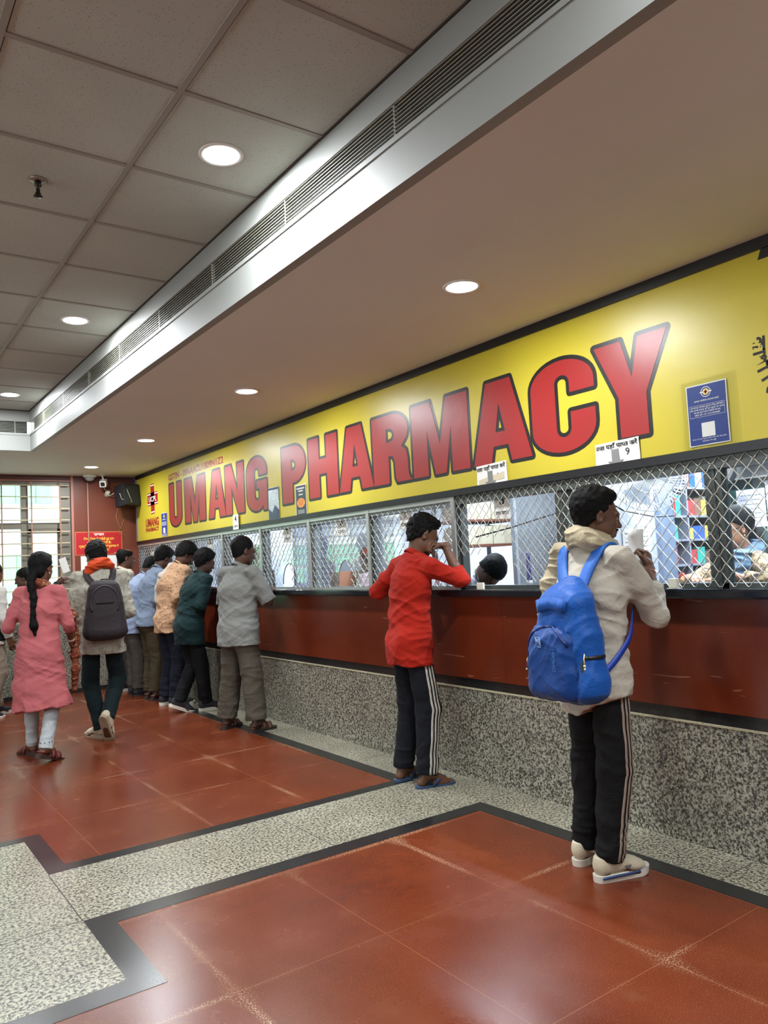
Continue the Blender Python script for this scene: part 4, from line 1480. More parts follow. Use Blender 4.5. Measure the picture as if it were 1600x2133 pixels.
mb.build('yellow_lettering', mat('yellow_print', rgb(236, 200, 70), .5), t)
Fp = wall_frame(2.93, YB - .002, 1.655, out=(0, -1, 0), right=(1, 0, 0))
t, tw = paper('notice', 'plain white sheet below the red warning sign', 'notice', Fp, .48, .20, M_PAPER, curl=.004)
mb = MB(); lines(mb, Fp, .4, .1, .02, 3, .03, tw, 5, .8, .006); mb.build('printed_lines', mat('grey_print', rgb(120, 120, 120), .7), t)

# ================================================================== people: a small implicit-surface modeller
_rng = np.random.RandomState(5)
_LAT = _rng.rand(32, 32, 32).astype('f')


def vnoise(P):
    P = P + 100.0
    I = np.floor(P).astype(np.int32)
    Fr = P - I
    Fr = Fr * Fr * (3 - 2 * Fr)
    i, j, k = I[:, 0] & 31, I[:, 1] & 31, I[:, 2] & 31
    i1, j1, k1 = (i + 1) & 31, (j + 1) & 31, (k + 1) & 31
    fx, fy, fz = Fr[:, 0], Fr[:, 1], Fr[:, 2]
    a = _LAT[i, j, k] * (1 - fx) + _LAT[i1, j, k] * fx
    b = _LAT[i, j1, k] * (1 - fx) + _LAT[i1, j1, k] * fx
    c = _LAT[i, j, k1] * (1 - fx) + _LAT[i1, j, k1] * fx
    d = _LAT[i, j1, k1] * (1 - fx) + _LAT[i1, j1, k1] * fx
    return (a * (1 - fy) + b * fy) * (1 - fz) + (c * (1 - fy) + d * fy) * fz


def V(*a):
    return np.array(a if len(a) > 1 else a[0], dtype=float)


def nrm(a):
    a = np.asarray(a, float)
    return a / max(1e-9, np.linalg.norm(a))


class Field:
    def __init__(self):
        self.ops = []
        self.folds = []

    def cone(self, a, b, ra, rb, ea=1.0, eb=None, u=None, k=0.02, fa=False, fb=False, sub=False):
        self.ops.append(('c', V(a), V(b), ra, rb, ea, ea if eb is None else eb, None if u is None else nrm(u), k, fa, fb, sub))
        return self

    def chain(self, pts, rs, k=0.02, e=1.0, u=None, fa=False, fb=False):
        for i in range(len(pts) - 1):
            self.cone(pts[i], pts[i + 1], rs[i], rs[i + 1], e, None, u, k, fa and i == 0, fb and i == len(pts) - 2)
        return self

    def ell(self, c, r, R=None, k=0.02, sub=False):
        self.ops.append(('e', V(c), V(r), np.eye(3) if R is None else np.asarray(R, float), k, sub))
        return self

    def rbox(self, c, hs, rad, R, taper=0.0, k=0.02):
        self.ops.append(('b', V(c), V(hs), np.asarray(R, float), rad, taper, k, False))
        return self

    def cut(self, p, n, c=None, r=None):
        self.ops.append(('p', V(p), nrm(n), None if c is None else V(c), r))
        return self

    def fold(self, amp, fx, fy, fz, seed=0, axes=None, zmask=None, ridge=True):
        self.folds.append((amp, (fx, fy, fz), seed, axes, zmask, ridge))
        return self

    def _box(self, o):
        if o[0] == 'c':
            m = max(o[3] * max(1, o[5]), o[4] * max(1, o[6])) + o[8] + 0.01
            return np.minimum(o[1], o[2]) - m, np.maximum(o[1], o[2]) + m
        if o[0] == 'e':
            m = float(np.max(o[2])) + o[4] + 0.01
            return o[1] - m, o[1] + m
        if o[0] == 'b':
            m = float(np.linalg.norm(o[2])) * (1 + abs(o[5])) + o[6] + 0.01
            return o[1] - m, o[1] + m
        return (None, None) if o[3] is None else (o[3] - o[4], o[3] + o[4])

    def mesh(self, h, smooth=1):
        bx = [self._box(o) for o in self.ops if o[0] != 'p' and not o[-1]]
        lo = np.min([b[0] for b in bx], 0) - 2 * h
        hi = np.max([b[1] for b in bx], 0) + 2 * h
        n = np.ceil((hi - lo) / h).astype(int) + 1
        ax = [(lo[i] + h * np.arange(n[i])).astype('f') for i in range(3)]
        D = np.full(tuple(n), 1.0, 'f')
        for o in self.ops:
            a, b = self._box(o)
            if a is None:
                sl = (slice(0, n[0]), slice(0, n[1]), slice(0, n[2]))
            else:
                i0 = np.clip(np.floor((a - lo) / h).astype(int) - 1, 0, n)
                i1 = np.clip(np.ceil((b - lo) / h).astype(int) + 2, 0, n)
                sl = tuple(slice(int(p), int(q)) for p, q in zip(i0, i1))
                if any(q.stop <= q.start for q in sl):
                    continue
            X = ax[0][sl[0]][:, None, None]
            Y = ax[1][sl[1]][None, :, None]
            Z = ax[2][sl[2]][None, None, :]
            if o[0] == 'c':
                _, A, B, ra, rb, ea, eb, u, k, fa, fb, sub = o
                ba = B - A
                L2 = max(1e-9, float(ba @ ba))
                px, py, pz = X - A[0], Y - A[1], Z - A[2]
                tr = (px * ba[0] + py * ba[1] + pz * ba[2]) / L2
                t = np.clip(tr, 0, 1)
                qx, qy, qz = px - t * ba[0], py - t * ba[1], pz - t * ba[2]
                q2 = qx * qx + qy * qy + qz * qz
                if u is not None and (ea != 1 or eb != 1):
                    ud = nrm(u - ba * float(u @ ba) / L2)
                    qu = qx * ud[0] + qy * ud[1] + qz * ud[2]
                    e = ea + (eb - ea) * t
                    q2 = q2 - qu * qu * (1 - 1 / (e * e))
                d = np.sqrt(np.maximum(q2, 0)) - (ra + (rb - ra) * t)
                Ln = math.sqrt(L2)
                if fa:
                    d = np.maximum(d, -tr * Ln)
                if fb:
                    d = np.maximum(d, (tr - 1) * Ln)
            elif o[0] == 'e':
                _, c, r, R, k, sub = o
                px, py, pz = X - c[0], Y - c[1], Z - c[2]
                k0 = k1 = 0
                for i in range(3):
                    w = px * R[i, 0] + py * R[i, 1] + pz * R[i, 2]
                    k0 = k0 + (w / r[i]) ** 2
                    k1 = k1 + (w / r[i] ** 2) ** 2
                k0 = np.sqrt(k0)
                k1 = np.sqrt(k1) + 1e-9
                d = k0 * (k0 - 1) / k1
            elif o[0] == 'b':
                _, c, hs_, R, rad, tp, k, sub = o
                px, py, pz = X - c[0], Y - c[1], Z - c[2]
                w = [px * R[i, 0] + py * R[i, 1] + pz * R[i, 2] for i in range(3)]
                sc = 1 - tp * np.clip(w[2] / hs_[2], -1.2, 1.2)
                w[0], w[1] = w[0] / np.sqrt(sc), w[1] / sc
                w = [np.abs(w[i]) - (hs_[i] - rad) for i in range(3)]
                d = np.sqrt(np.maximum(w[0], 0) ** 2 + np.maximum(w[1], 0) ** 2 + np.maximum(w[2], 0) ** 2) + np.minimum(np.maximum(np.maximum(w[0], w[1]), w[2]), 0) - rad
            else:
                _, p, nn, c, r = o
                d = (X - p[0]) * nn[0] + (Y - p[1]) * nn[1] + (Z - p[2]) * nn[2]
                if c is not None:
                    rr = np.sqrt((X - c[0]) ** 2 + (Y - c[1]) ** 2 + (Z - c[2]) ** 2)
                    d = np.where(rr < r, d, -9.0)
                D[sl] = np.maximum(D[sl], d)
                continue
            cur = D[sl]
            if sub:
                hh = np.maximum(k - np.abs(cur + d), 0) / k
                D[sl] = np.maximum(cur, -d) + hh * hh * k * 0.25
            else:
                hh = np.maximum(k - np.abs(cur - d), 0) / k
                D[sl] = np.minimum(cur, d) - hh * hh * k * 0.25
        if self.folds:
            near = np.abs(D) < 0.03
            I = np.argwhere(near)
            P = (lo + h * I).astype('f')
            add = np.zeros(len(I), 'f')
            for amp, fr, seed, axes, zm, ridge in self.folds:
                Q = P @ np.asarray(axes, 'f').T if axes is not None else P
                # bend the creases a little so that they do not run straight
                w = vnoise(P * 5.0 + seed * 3.1) * 1.6
                q = Q * np.array(fr, 'f') + seed * 7.3
                q = q + w[:, None]
                v = vnoise(q)
                v = (1 - np.abs(2 * v - 1)) ** 2 if ridge else v
                a = amp
                if zm is not None:
                    a = amp * np.clip(1 - np.abs(P[:, 2] - zm[0]) / zm[1], 0.0, 1)
                add += a * ((0.5 - v) if ridge else (v - 0.5))
            D[near] += add
        return nets(D, lo, h, smooth)


def nets(D, lo, h, smooth=1):
    Sg = D < 0
    n = np.array(D.shape)
    c = np.zeros(tuple(n - 1), np.uint8)
    for i in (0, 1):
        for j in (0, 1):
            for k in (0, 1):
                c += Sg[i:n[0] - 1 + i, j:n[1] - 1 + j, k:n[2] - 1 + k]
    act = (c > 0) & (c < 8)
    idx = np.argwhere(act)
    ids = np.full(act.shape, -1, np.int32)
    ids[act] = np.arange(len(idx))
    pos = np.zeros((len(idx), 3))
    cnt = np.zeros(len(idx))
    for axis in range(3):
        o1, o2 = [q for q in range(3) if q != axis]
        for a in (0, 1):
            for b in (0, 1):
                off = np.zeros(3, int)
                off[o1], off[o2] = a, b
                off2 = off.copy()
                off2[axis] = 1
                A, B = idx + off, idx + off2
                d0, d1 = D[A[:, 0], A[:, 1], A[:, 2]], D[B[:, 0], B[:, 1], B[:, 2]]
                m = (d0 < 0) != (d1 < 0)
                t = d0[m] / (d0[m] - d1[m])
                p = np.tile(off.astype(float), (int(m.sum()), 1))
                p[:, axis] = t
                pos[m] += p
                cnt[m] += 1
    v = lo + h * (idx + pos / np.maximum(cnt, 1)[:, None])
    quads = []
    for axis in range(3):
        o1, o2 = (axis + 1) % 3, (axis + 2) % 3
        s0 = [slice(None)] * 3
        s1 = [slice(None)] * 3
        s0[axis], s1[axis] = slice(0, -1), slice(1, None)
        ch = Sg[tuple(s0)] != Sg[tuple(s1)]
        E = np.argwhere(ch)
        ok = (E[:, o1] > 0) & (E[:, o2] > 0) & (E[:, o1] < n[o1] - 1) & (E[:, o2] < n[o2] - 1)
        E = E[ok]
        if not len(E):
            continue
        st = Sg[E[:, 0], E[:, 1], E[:, 2]]

        def cid(a, b):
            q = E.copy()
            q[:, o1] -= a
            q[:, o2] -= b
            return ids[q[:, 0], q[:, 1], q[:, 2]]
        q = np.stack([cid(1, 1), cid(0, 1), cid(0, 0), cid(1, 0)], 1)
        q[~st] = q[~st][:, ::-1]
        quads.append(q)
    q = np.vstack(quads)
    for _ in range(smooth):
        acc = np.zeros_like(v)
        ct = np.zeros(len(v))
        for a, b in ((0, 1), (1, 2), (2, 3), (3, 0)):
            np.add.at(acc, q[:, a], v[q[:, b]])
            np.add.at(acc, q[:, b], v[q[:, a]])
            np.add.at(ct, q[:, a], 1)
            np.add.at(ct, q[:, b], 1)
        v = v * 0.5 + 0.5 * acc / np.maximum(ct, 1)[:, None]
    return v, q


def raw_obj(name, v, q, m, parent, label=None):
    off = np.zeros(3)
    p = parent
    while p is not None:
        off += np.array(p.location)
        p = p.parent
    me = bpy.data.meshes.new(name)
    me.vertices.add(len(v))
    me.vertices.foreach_set('co', (v - off).astype('f').ravel())
    me.loops.add(q.size)
    me.loops.foreach_set('vertex_index', q.astype(np.int32).ravel())
    me.polygons.add(len(q))
    me.polygons.foreach_set('loop_start', np.arange(0, q.size, 4, dtype=np.int32))
    me.polygons.foreach_set('use_smooth', np.ones(len(q), bool))
    me.materials.append(m)
    me.update(calc_edges=True)
    o = bpy.data.objects.new(name, me)
    COL.objects.link(o)
    if parent is not None:
        o.parent = parent
    if label:
        o['label'] = label
    return o


def fobj(F, name, m, parent, h=0.007, smooth=1, label=None):
    v, q = F.mesh(h, smooth)
    o = raw_obj(name, v, q, m, parent, label)
    return o, (v, q)


def bvh_of(vq):
    return BVHTree.FromPolygons([tuple(p) for p in vq[0]], [tuple(int(i) for i in f) for f in vq[1]])


def drape(bvh, pts, dirs, off=0.004, far=0.4):
    """push points from outside onto a surface along the given directions; returns points and normals"""
    P, Nn = [], []
    for p, d in zip(pts, dirs):
        d = Vector(d).normalized()
        o_ = Vector(p) - d * far
        hit = bvh.ray_cast(o_, d, far * 2)
        if hit[0] is None:
            near = bvh.find_nearest(Vector(p))
            P.append(near[0] + near[1] * off)
            Nn.append(near[1])
        else:
            nn = hit[1] if hit[1].dot(d) < 0 else -hit[1]
            P.append(hit[0] + nn * off)
            Nn.append(nn)
    return P, Nn


UP = V(0, 0, 1)


def rotv(v, axis, deg):
    a = math.radians(deg)
    axis = nrm(axis)
    v = np.asarray(v, float)
    return v * math.cos(a) + np.cross(axis, v) * math.sin(a) + axis * float(axis @ v) * (1 - math.cos(a))


def ik(a, c, l1, l2, pole):
    d = c - a
    L_ = np.linalg.norm(d)
    L_ = min(L_, (l1 + l2) * 0.999)
    dd = nrm(d)
    x = (l1 * l1 - l2 * l2 + L_ * L_) / (2 * L_)
    hh = math.sqrt(max(0, l1 * l1 - x * x))
    pp = nrm(pole - dd * float(pole @ dd))
    return a + dd * x + pp * hh


class Rig:
    """joints of one standing or walking figure in space"""

    def __init__(self, base, yaw, H, lean=0, side=0, twist=0, hip=(0, 0), hipz=0.0, feet=None, arms=None, head=(0, 0, 0), shw=1.0, g=1.0, hunch=0.0):
        s = self.s = H / 1.74
        self.H, self.g = H, g
        yw = math.radians(yaw)
        self.F = F = V(math.cos(yw), math.sin(yw), 0)
        self.Lf = Lf = V(-math.sin(yw), math.cos(yw), 0)
        B = self.B = V(base[0], base[1], 0)
        self.P = P = B + F * hip[0] + Lf * hip[1] + UP * (0.53 * H + hipz)
        up = rotv(UP, Lf, lean)
        up = rotv(up, F, -side)
        self.up = up
        F2 = rotv(F, Lf, lean)
        L2 = rotv(rotv(Lf, F, -side), up, twist)
        self.F2 = np.cross(L2, up)
        self.L2 = L2
        self.W = P + nrm(UP * 0.5 + up) * 0.085 * H
        self.C = self.W + up * 0.11 * H
        up3 = rotv(up, Lf, hunch)
        self.N = self.C + up3 * 0.112 * H
        self.sh = {}
        for k, sg in (('L', 1), ('R', -1)):
            self.sh[k] = self.N - up3 * 0.022 * H + L2 * sg * 0.104 * H * shw + (arms or {}).get('shrug' + k, V(0, 0, 0))
        # head
        hy, hp, hr = head
        hu = nrm(UP * 0.6 + up3 * 0.6)
        hf = nrm(self.F - hu * float(self.F @ hu))
        hf = rotv(hf, UP, hy)
        ax = np.cross(hu, hf)
        hf = rotv(hf, ax, hp)
        hu2 = rotv(rotv(hu, ax, hp), hf, hr)
        hu2 = nrm(hu2 - hf * float(hu2 @ hf))
        self.hf, self.hu, self.hl = hf, hu2, np.cross(hu2, hf)
        self.Hd = self.N + nrm(hu + hu2) * 0.098 * H + hf * 0.012 * H
        # legs
        feet = feet or {'L': (0, .10, 0, 8, 0), 'R': (0, -.10, 0, -8, 0)}
        self.hp, self.kn, self.an, self.fd, self.fu = {}, {}, {}, {}, {}
        for k, sg in (('L', 1), ('R', -1)):
            fx, fl_, fz, fy, fp = feet[k][:5]
            self.hp[k] = P + Lf * sg * 0.047 * H - UP * 0.012 * H
            fd = rotv(F, UP, fy)
            ax = np.cross(UP, fd)
            fd2 = rotv(fd, ax, fp)
            fu = rotv(UP, ax, fp)
            self.an[k] = B + F * fx + Lf * fl_ + UP * (fz + 0.047 * H)
            self.fd[k], self.fu[k] = fd2, fu
            pole = feet[k][5] if len(feet[k]) > 5 else nrm(F + fd * .5)
            self.kn[k] = ik(self.hp[k], self.an[k], 0.2385 * H, 0.236 * H, pole)
        # arms
        self.el, self.wr, self.hd, self.pn, self.curl = {}, {}, {}, {}, {}
        arms = arms or {}
        for k, sg in (('L', 1), ('R', -1)):
            a = arms.get(k)
            S_ = self.sh[k]
            if a is None:
                e = S_ + (-UP * 0.985 + L2 * sg * 0.14 - self.F * 0.05) * 0.172 * H
                w = e + nrm(-UP + self.F * 0.35) * 0.148 * H
                a = dict(e=e, w=w)
            if 'e' not in a:
                a['e'] = ik(S_, V(a['w']), 0.172 * H, 0.148 * H, V(a.get('pole', -UP + L2 * sg * .4 - self.F * .3)))
            e, w = V(a['e']), V(a['w'])
            self.el[k], self.wr[k] = e, w
            d = nrm(a['d']) if 'd' in a else nrm(w - e)
            pnn = V(a['n']) if 'n' in a else -sg * L2
            pnn = nrm(pnn - d * float(pnn @ d))
            self.hd[k], self.pn[k], self.curl[k] = d, pnn, a.get('c', (18, 25, 18))


def add_hand(Fd, r, k, det=True):
    s = r.s
    w, d, n = r.wr[k], r.hd[k], r.pn[k]
    th = np.cross(d, n) * (1 if k == 'R' else -1)           # towards the thumb
    across = th
    Fd.cone(w - d * .01 * s, w + d * .03 * s, .023 * s, .021 * s, 1.3, 1.6, across, .015)
    Fd.cone(w + d * .03 * s, w + d * .082 * s, .0175 * s, .0145 * s, 2.0, 2.5, across, .012)
    c1, c2, c3 = r.curl[k]
    for i, (o_, ln, rr) in enumerate(((.030, .92, .0088), (.0102, 1.0, .0092), (-.0102, .94, .0088), (-.029, .76, .0076))):
        b = w + d * (.088 - .004 * abs(i - 1)) * s + across * o_ * s
        dd = d + across * o_ * 1.6
        dd = nrm(dd)
        for ang, l_, f in ((c1 + 3 * i, .043, 1.0), (c2, .027, .93), (c3, .021, .85)):
            dd = nrm(rotv(dd, np.cross(dd, n), ang))
            e = b + dd * l_ * ln * s
            Fd.cone(b, e, rr * s * f, rr * s * f * .93, k=.004)
            b = e
    b = w + d * .028 * s + across * .022 * s
    dd = nrm(d * .62 + across * .72 + n * .35)
    e = b + dd * .043 * s
    Fd.cone(b, e, .0135 * s, .0108 * s, k=.012)
    dd = nrm(d * .85 + across * .25 + n * (.30 + .004 * c1))
    Fd.cone(e, e + dd * .030 * s, .0104 * s, .0085 * s, k=.004)


def hd_pt(r, x, y, z):
    return r.Hd + (r.hf * x + r.hl * y + r.hu * z) * r.s * r.hs


def body_field(r, det=True, bare_feet=True):
    s, g, H = r.s, r.g, r.H
    Fd = Field()
    L2 = r.L2
    # trunk
    Fd.cone(r.P - UP * .03 * s, r.W, .092 * s * g, .090 * s * g, 1.35, 1.32, r.Lf, .03)
    Fd.cone(r.W, r.C, .092 * s * g, .100 * s * g, 1.32, 1.42, L2, .03)
    Fd.cone(r.C, r.N - r.up * .055 * s, .100 * s * g, .062 * s, 1.42, 1.5, L2, .03)
    for k in 'LR':
        Fd.cone(r.N - r.up * .025 * s, r.sh[k], .038 * s, .040 * s, k=.03)
        # legs
        Fd.cone(r.hp[k], r.kn[k], .068 * s * g, .046 * s, k=.03)
        Fd.cone(r.kn[k], r.an[k], .046 * s, .035 * s, k=.02)
        m = r.kn[k] * .68 + r.an[k] * .32 - nrm(np.cross(np.cross(r.an[k] - r.kn[k], r.fd[k]), r.an[k] - r.kn[k])) * -.012 * s
        Fd.ell(m - r.F * .008 * s, V(.042, .042, .09) * s, k=.03)
        # foot
        a, fd, fu = r.an[k], r.fd[k], r.fu[k]
        lat = np.cross(fu, fd)
        sol = a - fu * .047 * H
        Fd.cone(a, sol - fd * .035 * s + fu * .032 * s, .037 * s, .031 * s, k=.02)
        Fd.cone(a + fd * .02 * s, sol + fd * .125 * s + fu * .028 * s, .036 * s, .020 * s, 1.0, 2.0, lat, .02)
        Fd.cone(sol + fd * .05 * s + fu * .02 * s, sol + fd * .135 * s + fu * .018 * s, .019 * s, .016 * s, 2.0, 2.5, lat, .015)
        if bare_feet:
            sg = 1 if k == 'R' else -1
            for i, (x, y, rr, ln) in enumerate(((.150, .026, .0125, .032), (.152, .006, .009, .030), (.146, -.009, .0085, .026), (.138, -.022, .008, .023), (.128, -.033, .008, .018))):
                p = sol + fd * x * s + lat * y * sg * s + fu * .014 * s
                Fd.cone(p - fd * .02 * s, p + fd * ln * s, rr * s, rr * s * .95, k=.004)
        # arm
        Fd.cone(r.sh[k], r.el[k], .042 * s * g, .036 * s, k=.025)
        Fd.cone(r.el[k], r.el[k] * .6 + r.wr[k] * .4, .037 * s, .036 * s, k=.015)
        Fd.cone(r.el[k] * .6 + r.wr[k] * .4, r.wr[k], .036 * s, .0235 * s, k=.012)
        add_hand(Fd, r, k, det)
    # neck and head
    hs = r.hs
    Fd.cone(r.N - r.up * .03 * s, hd_pt(r, -.018, 0, -.06), .058 * s, .056 * s, k=.025)
    RT = np.stack([r.hf, r.hl, r.hu])
    q = s * hs

    def E(x, y, z, a, b, c, k=.02, sub=False, R=None):
        Fd.ell(hd_pt(r, x, y, z), V(a, b, c) * q, RT if R is None else R, k * q, sub)
    E(-.012, 0, .032, .099, .077, .088, .03)            # skull
    E(.030, 0, -.030, .064, .062, .078, .03)            # face
    for sg in (1, -1):
        E(.022, .040 * sg, -.062, .040, .022, .032, .03)  # jaw corners
        E(.064, .034 * sg, -.022, .022, .022, .018, .02)  # cheek
    E(.066, 0, -.098, .022, .026, .020, .025)            # chin
    Fd.cone(hd_pt(r, .080, .042, .024), hd_pt(r, .090, 0, .020), .011 * q, .012 * q, k=.02 * q)
    Fd.cone(hd_pt(r, .080, -.042, .024), hd_pt(r, .090, 0, .020), .011 * q, .012 * q, k=.02 * q)
    for sg in (1, -1):
        E(.090, .032 * sg, .004, .016, .018, .012, .012, True)
        E(.074, .031 * sg, .003, .0135, .0135, .0125, .004)
    Fd.cone(hd_pt(r, .088, 0, .012), hd_pt(r, .112, 0, -.028), .0085 * q, .0125 * q, k=.012 * q)
    for sg in (1, -1):
        E(.098, .013 * sg, -.033, .012, .009, .009, .008)
    Fd.cone(hd_pt(r, .087, .017, -.060), hd_pt(r, .096, 0, -.058), .0065 * q, .0085 * q, k=.006 * q)
    Fd.cone(hd_pt(r, .087, -.017, -.060), hd_pt(r, .096, 0, -.058), .0065 * q, .0085 * q, k=.006 * q)
    Fd.cone(hd_pt(r, .085, .015, -.074), hd_pt(r, .092, 0, -.075), .007 * q, .009 * q, k=.006 * q)
    Fd.cone(hd_pt(r, .085, -.015, -.074), hd_pt(r, .092, 0, -.075), .007 * q, .009 * q, k=.006 * q)
    for sg in (1, -1):                                  # ears
        fw = nrm(r.hl * sg * .92 - r.hf * .45)
        a1 = nrm(np.cross(fw, r.hu))
        RE = np.stack([a1, fw, r.hu])
        Fd.ell(hd_pt(r, -.012, .079 * sg, -.004), V(.018, .009, .031) * q, RE, .006 * q)
        Fd.ell(hd_pt(r, -.006, .087 * sg, -.002), V(.009, .006, .017) * q, RE, .006 * q, True)
    return Fd


M_SKIN = {}


def skin(v=0):
    c = [(92, 60, 42), (74, 47, 34), (112, 74, 52), (172, 122, 92)][v]
    return mat('skin_%s' % 'abcd'[v], rgb(*c), 0.5, var=0.12, vscale=14, spec=0.4)


M_HAIR = mat('black_hair', rgb(10, 9, 9), 0.65, bump=0.35, bscale=190, spec=0.12)


def hair_field(r, thick=.012, hl=0.0, top=0.0, nape=-.085, tex=.006, bald=None, slope=1.0):
    Fd = Field()
    q = r.s * r.hs
    RT = np.stack([r.hf, r.hl, r.hu])
    t = thick - .006
    Fd.ell(hd_pt(r, -.029 - hl * .2, 0, .044 + hl * .3), V(.104 + t, .0815 + t, .094 + t + top) * q, RT, .01)
    Fd.ell(hd_pt(r, -.038, 0, -.036), V(.052 + t, .0605 + t * .6, .074) * q, RT, .04 * q)
    if top:
        Fd.ell(hd_pt(r, .030, 0, .112), V(.052, .058, .020 + top) * q, RT, .03 * q)
    n = nrm(-r.hu + r.hf * slope)
    Fd.cut(hd_pt(r, .045, 0, .046 + hl), n)
    Fd.cut(hd_pt(r, 0, 0, nape), -r.hu + r.hf * .5)
    Fd.cut(hd_pt(r, .094 + t, 0, 0), r.hf)
    if bald:
        x, z, a = bald
        Fd.ell(hd_pt(r, x, 0, z), V(a, a * .85, a) * q, RT, .01 * q, True)
    Fd.fold(tex, 60, 60, 60, 3, ridge=False)
    return Fd


def add_brow(r, t, h=None):
    m = MB()
    for sg in (1, -1):
        pts = [hd_pt(r, x, y * sg, z) for x, y, z in ((.098, .012, .022), (.096, .026, .027), (.086, .044, .024))]
        m.tube(pts, [.003 * r.s, .0042 * r.s, .002 * r.s], 6)
    m.build('eyebrows', M_HAIR, t)
    for sg in (1, -1):
        m = MB()
        m.sphere(tuple(hd_pt(r, .0835, .031 * sg, .003)), .0062 * r.s, 6)
        e = m.build('eye', mat('eye_white', rgb(200, 192, 184), .3), t)
        m = MB()
        m.sphere(tuple(hd_pt(r, .0868, .031 * sg, .003)), .0036 * r.s, 6)
        m.build('iris', M_BLACKP, e)


def shirt_field(r, hem=.17, sleeve=1.0, ease=.018, flare=.0, amp=.007, seed=1, sl_r=1.0, front=0.0, k=.035, hemcut=None, up_neck=.0):
    """torso and sleeves; sleeve: 0..1 upper arm, 1..2 down the forearm"""
    s, g = r.s, r.g
    Fd = Field()
    E_ = ease
    hemc = r.P - UP * hem * s + r.F * (.0 + front)
    L2, Lf = r.L2, r.Lf
    Fd.cone(hemc, r.P, (.113 + E_ + flare) * s * g, (.109 + E_) * s * g, 1.42, 1.42, Lf, k, fa=True)
    Fd.cone(r.P, r.W, (.109 + E_) * s * g, (.103 + E_) * s * g, 1.42, 1.40, Lf, k)
    Fd.cone(r.W, r.C, (.103 + E_) * s * g, (.108 + E_) * s * g, 1.40, 1.44, L2, k)
    Fd.cone(r.C, r.N - r.up * .055 * s, (.108 + E_) * s * g, (.075 + E_ * .6) * s, 1.44, 1.75, L2, k)
    Fd.cone(r.C + r.up * .06 * s - r.F2 * .012 * s, r.N - r.up * .006 * s - r.F2 * .014 * s, .092 * s, .056 * s, 1.5, 1.35, L2, .04)
    for q in 'LR':
        Fd.ell(r.P - r.F * .050 * s + r.Lf * (.05 if q == 'L' else -.05) * s - UP * .05 * s, V(.080 + E_ * .6, .085 + E_ * .6, .15) * s * g, k=.06)
        Fd.cone(r.N - r.up * .012 * s - r.F2 * .008 * s, r.sh[q], (.048 + E_ * .4) * s, (.045 + E_ * .45) * s, k=.035)
        a, b, c = r.sh[q], r.el[q], r.wr[q]
        ra, rb, rc = (.050 + E_ * .5) * s * sl_r, (.043 + E_ * .6) * s * sl_r, (.031 + E_ * .5) * s * sl_r
        if sleeve <= 1:
            e = a + (b - a) * sleeve
            Fd.cone(a, e, ra, ra + (rb - ra) * sleeve + .004, k=.03, fb=True)
        else:
            t = sleeve - 1
            Fd.cone(a, b, ra, rb, k=.03)
            Fd.cone(b, b + (c - b) * t, rb, rb + (rc - rb) * t + .003, k=.018, fb=True)
    Fd.cone(r.N - r.up * .03 * s, r.N + r.hu * (.018 + up_neck) * s - r.hf * .006 * s, .068 * s, .064 * s, k=.015, fb=True)
    Fd.cut(hemc, -UP, hemc, .42 * s)
    if hemcut:
        Fd.cut(*hemcut)
    if amp:
        d1 = np.stack([nrm(r.Lf + UP * .5), nrm(r.F), nrm(UP - r.Lf * .5)])
        d2 = np.stack([nrm(r.Lf - UP * .6), nrm(r.F), nrm(UP + r.Lf * .6)])
        Fd.fold(amp * 1.25, 1.5, 2.5, 10, seed, d1)
        Fd.fold(amp * 1.0, 1.5, 2.5, 12, seed + 4, d2)
        Fd.fold(amp * .65, 3, 3, 26, seed + 9, d1)
        Fd.fold(amp * .5, 3.5, 3.5, 30, seed + 12, d2)
    return Fd


def trouser_field(r, loose=1.0, bottom=.0, hemr=.062, amp=.007, seed=2, waist=.10, kneer=.070):
    s, g = r.s, r.g
    Fd = Field()
    Fd.cone(r.P + UP * waist * s, r.P - UP * .03 * s, .100 * s * g, .106 * s * g, 1.36, 1.38, r.Lf, .03)
    zm = None
    for k in 'LR':
        ax = nrm(r.an[k] - r.kn[k])
        e = r.an[k] + ax * (.0 - bottom) * s
        Fd.cone(r.hp[k], r.kn[k], .102 * s * g * loose, kneer * s * loose, .82, 1.0, r.Lf, .03)
        Fd.cone(r.kn[k], e, kneer * s * loose, hemr * s * loose, k=.02, fb=True)
        Fd.ell(r.P - r.F * .055 * s + r.Lf * (.058 if k == 'L' else -.058) * s - UP * .06 * s, V(.078, .078, .10) * s * g, k=.05)
    if amp:
        d1 = np.stack([nrm(r.Lf + UP * .3), nrm(r.F), nrm(UP - r.Lf * .4)])
        Fd.fold(amp, 6, 6, 10, seed, d1)
        Fd.fold(amp * 1.3, 7, 7, 24, seed + 3, None, (.12, .28))
        Fd.fold(amp * .9, 7, 7, 18, seed + 5, None, (.48, .16))
        Fd.fold(amp * .8, 6, 6, 16, seed + 6, None, (.85, .14))
    return Fd


def outline2d(L0, L1, w0, w1, n=9):
    """sole outline from heel (x = L0) to toe (x = L1)"""
    p = []
    for i in range(n + 1):
        a = PI / 2 + PI * i / n
        p.append((L0 + w0 + w0 * math.cos(a), w0 * math.sin(a)))
    p = [(x, y) for x, y in p]
    r = p[::1]
    q = []
    for i in range(n + 1):
        a = -PI / 2 + PI * i / n
        q.append((L1 - w1 * 1.2 + w1 * 1.2 * math.cos(a), w1 * math.sin(a)))
    return [(x, y) for x, y in r] + [((L0 + L1) * .5, -(w0 * .55 + w1 * .4))] + q + [((L0 + L1) * .5, w0 * .55 + w1 * .38)]


